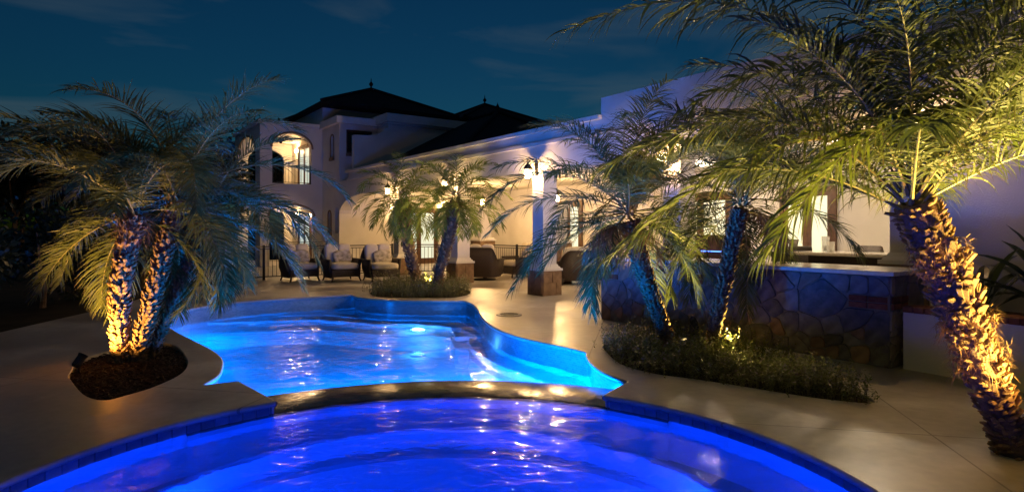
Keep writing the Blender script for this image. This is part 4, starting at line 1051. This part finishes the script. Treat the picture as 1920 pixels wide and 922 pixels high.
def make_trunk(palm, ps, r0, r1, rr, boot=0.055, rows=34, around=9, name='trunk', mat='bark', separate=False, flare=1.25, boot_mat='stub', out=0.5, skip=0.06):
    """leaning stem wrapped in spiralling leaf-base stubs"""
    off = palm.location; pts = [q-off for q in trunk_pts(ps, 22)]; n_ = len(pts)
    rs = [(r0+(r1-r0)*i/(n_-1))*(1+(flare-1)*max(0, 1-i/3.0)) for i in range(n_)]
    m_ = MB(); m_.tube(pts, rs, 14)
    m_.v = [tuple(Vector(v)+Vector((rr.uniform(-1, 1), rr.uniform(-1, 1), rr.uniform(-1, 1)))*r0*0.05) for v in m_.v]
    tr = m_.build(name, mat, palm, True)
    bvar = []
    for b_ in range(6):
        vs, w = [], rr.uniform(0.8, 1.15)
        for (cy_, cz, sx, sy) in ((-0.05, -0.55, 0.50, 0.30), (0.16, -0.15, 0.52, 0.32), (0.34, 0.22, 0.40, 0.24), (0.50+rr.uniform(-.1, .15), 0.50+rr.uniform(-.12, .3), 0.27, 0.15)):
            for q in range(7):
                a = 2*math.pi*q/7; vs.append((math.cos(a)*sx*w*rr.uniform(0.85, 1.15), cy_+math.sin(a)*sy*rr.uniform(0.8, 1.2), cz+rr.uniform(-.06, .06)))
        bvar.append((vs, [(r_*7+q, r_*7+(q+1) % 7, (r_+1)*7+(q+1) % 7, (r_+1)*7+q) for r_ in range(3) for q in range(7)] + [tuple(range(21, 28))]))
    allb = MB(); meshes = None
    if separate:
        meshes = []
        for vs, fs in bvar:
            me = MB().add(vs, fs).mesh('leaf_base'); me.materials.append(MATS[boot_mat]); meshes.append(me)
    cum = [0.0]
    for i in range(n_-1): cum.append(cum[-1]+(pts[i+1]-pts[i]).length)
    for r_ in range(rows):
        for k_ in range(around):
            s_ = ((r_+(k_/around)+rr.uniform(-.15, .15))/rows)*cum[-1]; s_ = min(max(s_, 0), cum[-1]*0.999)
            i = max(j for j in range(n_-1) if cum[j] <= s_); f_ = (s_-cum[i])/(cum[i+1]-cum[i])
            p_ = pts[i].lerp(pts[i+1], f_); tg = (pts[i+1]-pts[i]).normalized(); rad = rs[i]+(rs[i+1]-rs[i])*f_
            an = 2*math.pi*k_/around + r_*0.55 + rr.uniform(-.2, .2)
            if rr.random() < skip: continue
            a_ = tg.cross(Vector((0, 1, 0))).normalized(); b_ = tg.cross(a_).normalized(); od = a_*math.cos(an)+b_*math.sin(an)
            z_ = (tg*0.9+od*out*rr.uniform(0.1, 1)+Vector((rr.uniform(-1, 1), rr.uniform(-1, 1), rr.uniform(-1, 1)))*0.18).normalized(); x_ = tg.cross(od).normalized(); y_ = z_.cross(x_)
            if y_.dot(od) < 0: x_ = -x_; y_ = z_.cross(x_)
            sc = boot*rr.uniform(0.65, 1.35)
            M = Matrix(((x_.x*sc, y_.x*sc, z_.x*sc, p_.x+od.x*rad), (x_.y*sc, y_.y*sc, z_.y*sc, p_.y+od.y*rad), (x_.z*sc, y_.z*sc, z_.z*sc, p_.z+od.z*rad), (0, 0, 0, 1)))
            if separate:
                o = bpy.data.objects.new('leaf_base', rr.choice(meshes)); COL.objects.link(o); o.parent = tr; o.matrix_local = M
            else:
                vs, fs = rr.choice(bvar); allb.add([tuple(M @ Vector(v)) for v in vs], fs)
    if not separate:
        o = allb.build('leaf_bases', boot_mat, tr); stuff(o); fix = o
    return tr, pts, rs
def fibres(palm, c, n_, rad, length, rr, parent=None, zs=0.15, down=0.7):
    """loose brown fibre round the stem top"""
    V, F = [], []
    for i in range(n_):
        an = rr.uniform(0, 6.283); p_ = Vector((math.cos(an)*rad*rr.uniform(0.85, 1.05), math.sin(an)*rad*rr.uniform(0.85, 1.05), rr.uniform(-zs, zs)))
        d = (Vector((math.cos(an), math.sin(an), 0))*rr.uniform(0.3, 1.2)+Vector((rr.uniform(-.6, .6), rr.uniform(-.6, .6), rr.uniform(-down-0.5, 0.6)))).normalized(); ln = length*rr.uniform(0.4, 1.2)
        s_ = d.cross(Vector((0, 0, 1))).normalized()*0.0022; e = p_+d*ln*0.5; d2 = (d+Vector((rr.uniform(-.5, .5), rr.uniform(-.5, .5), -0.5))).normalized(); f2 = e+d2*ln*0.5
        o = len(V); V += [p_-s_, p_+s_, e+s_*0.8, e-s_*0.8, f2]; F += [(o, o+1, o+2, o+3), (o+3, o+2, o+4)]
    m_ = MB(); m_.add([tuple(v) for v in V], F); o = m_.build('fibres', 'fibre', parent or palm); o.location = Vector(c)-palm.location; return stuff(o)

rr = random.Random(77)
# triple-stemmed palm in the mulch bed
pl = thing('palm_tree', 'bushy triple-trunked palm lit gold, standing in the mulch bed beside the pool', 'palm tree', (-4.2, 6.8, -0.08), 0)
make_trunk(pl, [(-4.27, 6.75, -0.1), (-4.36, 6.75, 0.45), (-4.34, 6.75, 1.0), (-4.16, 6.8, 1.62)], 0.070, 0.095, rr, 0.050, 36, 11, out=0.4)
make_trunk(pl, [(-4.20, 6.80, -0.1), (-4.06, 6.83, 0.45), (-3.98, 6.9, 1.0), (-3.78, 6.95, 1.78)], 0.065, 0.085, rr, 0.046, 38, 10, out=0.4)
make_trunk(pl, [(-4.12, 6.92, -0.1), (-3.95, 7.05, 0.45), (-3.84, 7.2, 1.0), (-3.66, 7.3, 1.62)], 0.045, 0.06, rr, 0.036, 40, 9, out=0.4)
kw = dict(pairs=74, leaf=0.42, width=0.0145, segs=4, droop=0.42)
crown(pl, (-4.16, 6.8, 1.66), 25, 1.75, rr, 80, -48, 1.5, clear=(R(-115), 1.25), **kw)
crown(pl, (-3.78, 6.95, 1.82), 30, 1.95, rr, 86, -55, 1.55, clear=(R(-105), 0.9), **kw)
crown(pl, (-3.66, 7.32, 1.66), 12, 1.5, rr, 70, -48, 1.5, clear=(R(-105), 0.9), **kw)
fibres(pl, (-4.2, 6.8, 1.45), 500, 0.15, 0.16, rr)

# far pair in the shrub island
kf = dict(pairs=34, leaf=0.36, width=0.022, segs=3, droop=0.6)
pa = thing('palm_tree', 'far palm of the shrub island with shorter trunk leaning left', 'palm tree', (-2.35, 15.4, -0.08))
make_trunk(pa, [(-2.35, 15.4, -0.1), (-2.5, 15.4, 0.7), (-2.72, 15.4, 1.4), (-2.72, 15.4, 2.2)], 0.11, 0.15, rr, 0.075, 22, 8)
crown(pa, (-2.72, 15.4, 2.28), 34, 1.55, rr, 80, -62, 1.6, mats=('palm_leaf_lit', 'rachis'), **kf)
pb = thing('palm_tree', 'far palm of the shrub island with taller trunk leaning right', 'palm tree', (-1.75, 14.1, -0.08))
make_trunk(pb, [(-1.75, 14.1, -0.1), (-1.70, 14.1, 0.7), (-1.42, 14.1, 1.2), (-1.30, 14.1, 2.1)], 0.10, 0.14, rr, 0.07, 22, 8)
crown(pb, (-1.30, 14.1, 2.20), 36, 1.45, rr, 82, -45, 1.5, mats=('palm_leaf_lit', 'rachis'), **kf)

# middle pair by the bar
km = dict(pairs=70, leaf=0.42, width=0.015, segs=4, droop=0.6)
pc = thing('palm_tree', 'palm leaning left with shaggy fibrous trunk top, in front of the bar', 'palm tree', (1.95, 7.41, -0.08))
make_trunk(pc, [(1.95, 7.41, -0.1), (1.78, 7.41, 0.45), (1.60, 7.41, 0.8), (1.42, 7.41, 1.55)], 0.058, 0.105, rr, 0.038, 44, 11, out=0.4)
crown(pc, (1.40, 7.40, 1.68), 38, 1.85, rr, 88, -45, 1.4, clear=(R(-75), 1.1), **km)
fibres(pc, (1.47, 7.41, 1.28), 900, 0.15, 0.18, rr, zs=0.22)
pd = thing('palm_tree', 'slim palm leaning right in front of the bar, lit at its foot', 'palm tree', (2.35, 7.25, -0.08))
make_trunk(pd, [(2.33, 7.25, -0.1), (2.42, 7.25, 0.5), (2.52, 7.25, 0.9), (2.70, 7.25, 1.7)], 0.058, 0.085, rr, 0.038, 46, 11, out=0.4)
crown(pd, (2.71, 7.25, 1.82), 38, 1.85, rr, 88, -50, 1.4, clear=(R(-75), 1.35), **km)

def dead_fronds(palm, c, n_, length, azs, **kw):
    for i in range(n_):
        az = rr.uniform(*azs); add_frond(palm, rachis(Vector(c)+Vector((math.cos(az)*0.08, math.sin(az)*0.08, -0.08)), az, R(rr.uniform(-35, 5)), length*rr.uniform(0.7, 1.1), R(rr.uniform(60, 95)), 12), rr, **kw)
kd = dict(pairs=40, leaf=0.26, width=0.010, segs=4, droop=1.3, mats=('dead_leaf', 'dead_leaf'), dry=0.0, vlift=5)
dead_fronds(pc, (1.42, 7.40, 1.60), 5, 0.75, (R(-170), R(-20)), **kd)
dead_fronds(pd, (2.70, 7.25, 1.74), 4, 0.7, (R(-60), R(60)), **kd)
dead_fronds(pl, (-3.85, 6.95, 1.66), 5, 0.9, (R(-20), R(160)), **kd)
# thick-trunked palm in the foreground
kn = dict(dry=0.45, pairs=66, leaf=0.46, width=0.0145, segs=5, droop=0.7)
pe = thing('palm_tree', 'big foreground palm with thick leaning trunk of cut leaf stubs, lit gold', 'palm tree', (3.25, 3.95, 0.0))
tr, tp, trs = make_trunk(pe, [(3.28, 3.95, -0.05), (3.04, 3.97, 0.55), (2.92, 4.0, 0.95), (2.62, 4.0, 1.62)], 0.085, 0.125, rr, 0.046, 40, 13, separate=True, out=0.75, skip=0.1)
# long sawn stubs under the crown
sm = MB().rbox(-0.5, 0.5, -0.3, 0.3, 0, 1, 0.08, 1).mesh('cut_stalk'); sm.materials.append(MATS['stub'])
for i in range(46):
    f_ = rr.uniform(0.62, 0.84); k_ = int(f_*22); p_ = tp[k_]; tg = (tp[k_+1]-tp[k_]).normalized(); an = rr.uniform(-1.9, 1.7)
    od = Vector((math.cos(an), math.sin(an), 0)); d = (tg*1.0+od*rr.uniform(0.25, 0.9)+Vector((rr.uniform(-.2, .2), rr.uniform(-.2, .2), 0))).normalized()
    o = bpy.data.objects.new('cut_stalk', sm); COL.objects.link(o); o.parent = tr
    o.location = p_+od*trs[k_]*0.92; o.rotation_euler = d.to_track_quat('Z', 'Y').to_euler(); o.scale = (rr.uniform(0.028, 0.045), rr.uniform(0.018, 0.03), rr.uniform(0.08, 0.15))
for f_, n_, rad in ((0.42, 500, 0.15), (0.56, 600, 0.16), (0.86, 500, 0.17)):
    q = tp[int(f_*22)]+Vector(pe.location); fibres(pe, q, n_, rad, 0.09, rr, zs=0.13)
CE = Vector((2.60, 4.0, 1.66))
crown(pe, CE, 27, 1.75, rr, 86, 18, 1.05, clear=(R(-75), 1.35), **kn)
near = dict(dry=0.55, pairs=58, leaf=0.50, width=0.021, segs=6, droop=0.6, mats=('palm_leaf_lit', 'rachis'))
for ps in ([CE, (2.62, 3.7, 2.35), (2.05, 3.6, 2.20), (1.46, 3.55, 1.28)],        # low bright frond hanging in front of the bar
           [CE, (2.35, 3.9, 2.25), (1.55, 3.9, 2.15), (0.60, 3.9, 1.25)],
           [CE, (2.3, 4.1, 2.35), (1.4, 4.2, 2.35), (0.60, 4.2, 1.85)],
           [CE, (2.2, 4.2, 3.0), (1.4, 4.2, 3.25), (0.36, 4.1, 2.78)],
           [CE, (2.5, 3.9, 2.9), (1.9, 3.8, 3.3), (0.95, 3.8, 2.75)],
           [CE, (2.45, 4.1, 2.6), (1.9, 4.2, 2.75), (1.15, 4.2, 2.25)],
           [CE, (2.9, 3.9, 2.5), (3.2, 3.9, 2.4), (3.7, 3.9, 2.0)],
           [CE, (2.8, 4.2, 2.2), (3.3, 4.3, 2.25), (3.9, 4.3, 1.9)]):
    add_frond(pe, bez(ps), rr, **near)
# neighbour just beyond the picture's edge whose fronds reach in overhead
pg = thing('palm_tree', 'palm whose long fronds hang in from the upper right corner', 'palm tree', (4.55, 4.3, 0.0))
make_trunk(pg, [(4.55, 4.3, -0.05), (4.5, 4.3, 0.9), (4.4, 4.3, 1.7), (4.25, 4.3, 2.55)], 0.12, 0.17, rr, 0.085, 24, 10)
CG = Vector((4.25, 4.3, 2.62))

crown(pg, CG, 22, 1.9, rr, 84, 0, 1.15, **kn)
for ps in ([CG, (3.6, 4.1, 3.1), (2.9, 4.0, 3.1), (1.85, 3.9, 2.45)],
           [CG, (3.7, 4.2, 3.4), (2.6, 4.2, 3.5), (1.2, 4.2, 2.85)],
           [CG, (3.4, 4.4, 3.0), (2.8, 4.4, 2.9), (2.1, 4.4, 2.3)]):
    add_frond(pg, bez(ps), rr, **near)

# ------------------------------------------------------------------ garden spotlights
GOLD = (1.0, 0.50, 0.10)
def spotlight(loc, target, label, energy, size=70, color=GOLD):
    t = thing('garden_spotlight', label, 'spotlight', loc)
    d = (Vector(target)-Vector(loc)-Vector((0, 0, 0.16))).normalized(); b = Vector((0, 0, 0.16))
    MB().tube([(0, 0, -0.06), (0, 0, 0.13)], 0.010, 6).build('stake', 'iron', t)
    MB().tube([b-d*0.07, b-d*0.05, b+d*0.04, b+d*0.07], [0.03, 0.042, 0.042, 0.05], 12).build('housing', 'iron', t)
    MB().tube([b+d*0.0705, b+d*0.072], [0.03, 0.02], 12).build('lens', 'spot_lens', t)
    lamp('lamp', 'SPOT', t, b+d*0.09, energy, color, 0.03, b+d*1.0, size, 0.6)
spotlight((-4.46, 6.32, -0.06), (-4.20, 6.82, 0.85), 'small black spotlight staked in the mulch left of the palm', 85, 135)
spotlight((2.60, 7.40, -0.05), (2.50, 6.70, 0.75), 'spotlight hidden in the shrubs right of the slim palm foot', 60, 110, (1.0, 0.74, 0.16))
spotlight((2.13, 7.52, -0.12), (1.62, 7.30, 1.6), 'spotlight hidden in the shrubs between the two middle palms', 130, 85, (1.0, 0.72, 0.16))
spotlight((-2.0, 14.6, -0.06), (-1.9, 14.6, 2.2), 'spotlight hidden in the far shrub island', 130, 120, (1.0, 0.74, 0.20))
spotlight((4.25, 2.75, 0.0), (2.82, 3.95, 1.2), 'spotlight on the deck right of the thick palm trunk', 300, 55)
spotlight((3.55, 3.45, 0.0), (2.35, 3.85, 2.2), 'spotlight between the thick palm and its neighbour', 280, 95, (1.0, 0.72, 0.17))
spotlight((4.9, 3.2, 0.0), (3.0, 4.0, 2.9), 'spotlight below the palm that leans in from the upper right', 420, 80, (1.0, 0.70, 0.17))

# ------------------------------------------------------------------ planting beds
def bed_soil(poly, z, name, mat):
    vs, fs = flat_poly(inset_poly(poly, 0.0), [], z); return structure(MB().add(vs, fs).build(name, mat))
bed_soil(plant_left, -0.07, 'mulch_bed', 'mulch'); bed_soil(plant_mid, -0.05, 'shrub_bed', 'soil'); bed_soil(plant_far, -0.05, 'shrub_island_bed', 'soil')
V, F = [], []
xs = [q[0] for q in plant_left]; ys = [q[1] for q in plant_left]; cnt = 0
inner = inset_poly(plant_left, -0.04 if area(plant_left) < 0 else 0.04)
while cnt < 5200:
    x, y = rr.uniform(min(xs), max(xs)), rr.uniform(min(ys), max(ys))
    if not inside(inner, x, y): continue
    cnt += 1; a = rr.uniform(0, 6.28); L, W = rr.uniform(0.015, 0.05), rr.uniform(0.006, 0.016); mound = 0.035*math.exp(-((x+4.2)**2+(y-6.8)**2)/0.35)
    c = Vector((x, y, -0.065+rr.uniform(0, 0.03)+mound)); u = Vector((math.cos(a), math.sin(a), rr.uniform(-.4, .4)))*L; v = Vector((-math.sin(a), math.cos(a), rr.uniform(-.4, .4)))*W; w = Vector((0, 0, 0.006))
    o = len(V); V += [c-u-v, c+u-v, c+u+v, c-u+v, c-u*0.7+w, c+u*0.7+w]; F += [(o, o+1, o+5, o+4), (o+2, o+3, o+4, o+5), (o+1, o+2, o+5), (o+3, o, o+4)]
stuff(MB().add([tuple(v) for v in V], F).build('bark_mulch', 'mulch'), 'dark bark mulch covering the bed round the triple-trunked palm', 'mulch')

def ground_cover(poly, n_, hmin, hmax, seed, name, label, z=-0.05, leaf=0.02):
    q = random.Random(seed); V, F, T = [], [], []
    xs = [p_[0] for p_ in poly]; ys = [p_[1] for p_ in poly]; c_ = 0
    while c_ < n_:
        x, y = q.uniform(min(xs), max(xs)), q.uniform(min(ys), max(ys))
        if not inside(poly, x, y): continue
        c_ += 1; clump = 0.6+0.4*math.sin(x*4.1+seed)*math.cos(y*3.3-seed*2)+q.uniform(-.15, .25)
        if clump < 0.42 and q.random() < 0.7: continue
        x += q.gauss(0, 0.05); y += q.gauss(0, 0.05)
        h = (hmin+(hmax-hmin)*max(0, min(1, clump)))*q.uniform(0.55, 1.2)*(1.35 if q.random() < 0.06 else 1)
        a = q.uniform(0, 6.28); lean = q.uniform(0.05, 0.45)*h; p0 = Vector((x, y, z)); p2 = p0+Vector((math.cos(a)*lean, math.sin(a)*lean, h)); p1 = p0.lerp(p2, 0.5)+Vector((0, 0, h*0.08))
        s_ = Vector((-math.sin(a), math.cos(a), 0))*0.0018; o = len(V)
        V += [p0-s_, p0+s_, p1+s_, p1-s_, p2]; F += [(o, o+1, o+2, o+3), (o+3, o+2, o+4)]; T += [0.3]*5
        fl = q.random() < 0.22
        for k_ in range(11):
            f_ = 0.18+0.82*(k_+q.random())/11; c = (p0.lerp(p1, f_*2) if f_ < .5 else p1.lerp(p2, f_*2-1)); b = q.uniform(0, 6.28)
            d = Vector((math.cos(b), math.sin(b), q.uniform(0.1, 0.9))).normalized()*leaf*q.uniform(0.7, 1.5); w = Vector((-math.sin(b), math.cos(b), q.uniform(-.4, .4)))*leaf*0.26
            tv = 0.9 if fl and f_ > 0.82 else 0.0
            o = len(V); V += [c, c+d*0.5+w, c+d, c+d*0.5-w]; F.append((o, o+1, o+2, o+3)); T += [tv]*4
    me = leaf_mesh(name, [tuple(v) for v in V], F, T, ('shrub_leaf',)); return stuff(link(name, me, None), label, 'shrubs')
ground_cover(plant_mid, 2500, 0.06, 0.29, 3, 'low_shrubs', 'wiry low shrubs filling the bed round the two middle palms', leaf=0.032)
ground_cover(plant_far, 1700, 0.22, 0.42, 9, 'low_shrubs', 'low dark shrubs filling the far island behind the pool', leaf=0.036)

# planter leaves by the blank wall
def blade_plant(loc, n_, h, seed, label, width=0.10):
    q = random.Random(seed); t = thing('broadleaf_plant', label, 'plant', loc, 0, 'plants in the white planter')
    for i in range(n_):
        a = i*2.4+q.uniform(-.3, .3); f_ = i/n_; pts = rachis((0, 0, 0), a, R(82-45*f_+q.uniform(-8, 8)), h*q.uniform(0.75, 1.1), R(55)*q.uniform(0.5, 1.3), 8)
        V, F, T = [], [], []
        for k_, p_ in enumerate(pts):
            u = k_/8; w = (0.012 if u < 0.4 else width*math.sin(math.pi*min(1, (u-0.4)/0.6*0.94+0.06))**0.8*0.5+0.004); tg = (pts[min(k_+1, 8)]-pts[max(k_-1, 0)]).normalized(); s_ = tg.cross(Vector((0, 0, 1))); s_ = s_.normalized() if s_.length > 0.05 else Vector((1, 0, 0)); nn = s_.cross(tg)
            V += [p_-s_*w+nn*w*0.35, p_, p_+s_*w+nn*w*0.35]; T += [0, 0, 0]
        for k_ in range(8):
            o = k_*3; F += [(o, o+1, o+4, o+3), (o+1, o+2, o+5, o+4)]
        me = leaf_mesh('leaf', [tuple(v) for v in V], F, T, ('broad_leaf',)); link('leaf', me, None, t)
blade_plant(H(7.55, 1.75, 0.56), 20, 1.05, 2, 'dark broad-leaved plant in the planter, right at the picture edge', 0.13)
blade_plant(H(7.45, 2.3, 0.56), 14, 0.75, 5, 'smaller dark broad-leaved plant in the planter behind the thick palm', 0.11)

# ------------------------------------------------------------------ dark garden at the left
def bush(name, loc, rx, rz_, n_, seed, label, cat, leaf=0.10, trunk=None, group=None):
    q = random.Random(seed); t = thing(name, label, cat, loc, 0, group); V, F, T = [], [], []
    base = trunk or 0.0
    lobes = [(Vector((q.uniform(-.55, .55)*rx, q.uniform(-.55, .55)*rx, base+rz_*q.uniform(0.3, 0.9))), q.uniform(0.35, 0.6)*min(rx, rz_)) for _ in range(10)]
    for i in range(n_):
        c, r_ = q.choice(lobes); d = Vector((q.gauss(0, 1), q.gauss(0, 1), q.gauss(0, 1))).normalized(); p_ = c+d*r_*q.uniform(0.45, 1.08)
        if p_.z < 0.02: continue
        e = (d+Vector((q.gauss(0, .6), q.gauss(0, .6), q.gauss(0, .6)))).normalized(); s_ = e.cross(Vector((q.gauss(0, 1), q.gauss(0, 1), q.gauss(0, 1)))).normalized(); L = leaf*q.uniform(0.6, 1.4)
        o = len(V); V += [p_, p_+e*L*0.5+s_*L*0.28, p_+e*L, p_+e*L*0.5-s_*L*0.28]; F.append((o, o+1, o+2, o+3)); T += [0]*4
    link('crown', leaf_mesh('crown', [tuple(v) for v in V], F, T, ('dark_leaf',)), None, t)
    m_ = MB(); h0 = base+rz_*0.55; m_.tube([(0, 0, -0.1), (0.05, 0, h0*0.5), (0.0, 0.04, h0)], [0.05+0.02*h0, 0.04+0.012*h0, 0.02], 8)
    for k_ in range(5):
        a = k_*1.3; m_.tube([(0.02, 0, h0*0.5), (math.cos(a)*rx*0.4, math.sin(a)*rx*0.4, base+rz_*0.75)], [0.03+0.006*h0, 0.01], 6)
    m_.build('trunk', 'bark', t)
for (x, y, rx, rz_, s_, lab) in ((-8.6, 9.6, 1.0, 1.5, 1, 'dark rounded shrub at the far left edge of the deck'), (-8.9, 11.6, 1.1, 1.9, 2, 'taller dark shrub behind the far left deck edge'),
                                 (-9.2, 13.4, 1.1, 1.7, 3, 'dark shrub behind the palm beside the railing end'), (-9.4, 15.6, 1.2, 2.1, 4, 'dark shrub outside the railing behind the palm'),
                                 (-8.4, 8.0, 0.9, 1.1, 5, 'low dark shrub cut off by the left picture edge')):
    bush('garden_shrub', (x, y, -0.03), rx, rz_, 2600, s_, lab, 'shrub', 0.12, None, 'dark shrubs along the deck edge')
for (x, y, rx, rz_, tk, s_, lab) in ((-19.5, 24, 2.6, 3.4, 1.6, 11, 'black tree silhouette nearest the left picture edge'), (-16.3, 24.5, 2.0, 3.2, 2.0, 12, 'tree silhouette with small round top above the left fronds'),
                                     (-13.0, 25, 2.2, 2.6, 1.4, 13, 'tree silhouette hidden behind the triple-trunked palm'), (-15.5, 35, 3.0, 4.6, 2.2, 15, 'tree silhouette seen through the balcony arches'), (-12.2, 36.5, 3.0, 4.4, 2.0, 16, 'tree silhouette behind the corner of the arched balconies'), (-24, 30, 3.2, 4.0, 1.8, 14, 'farthest tree silhouette at the left edge')):
    bush('garden_tree', (x, y, -0.03), rx, rz_, 4200, s_, lab, 'tree', 0.24, tk, 'dark trees beyond the garden')
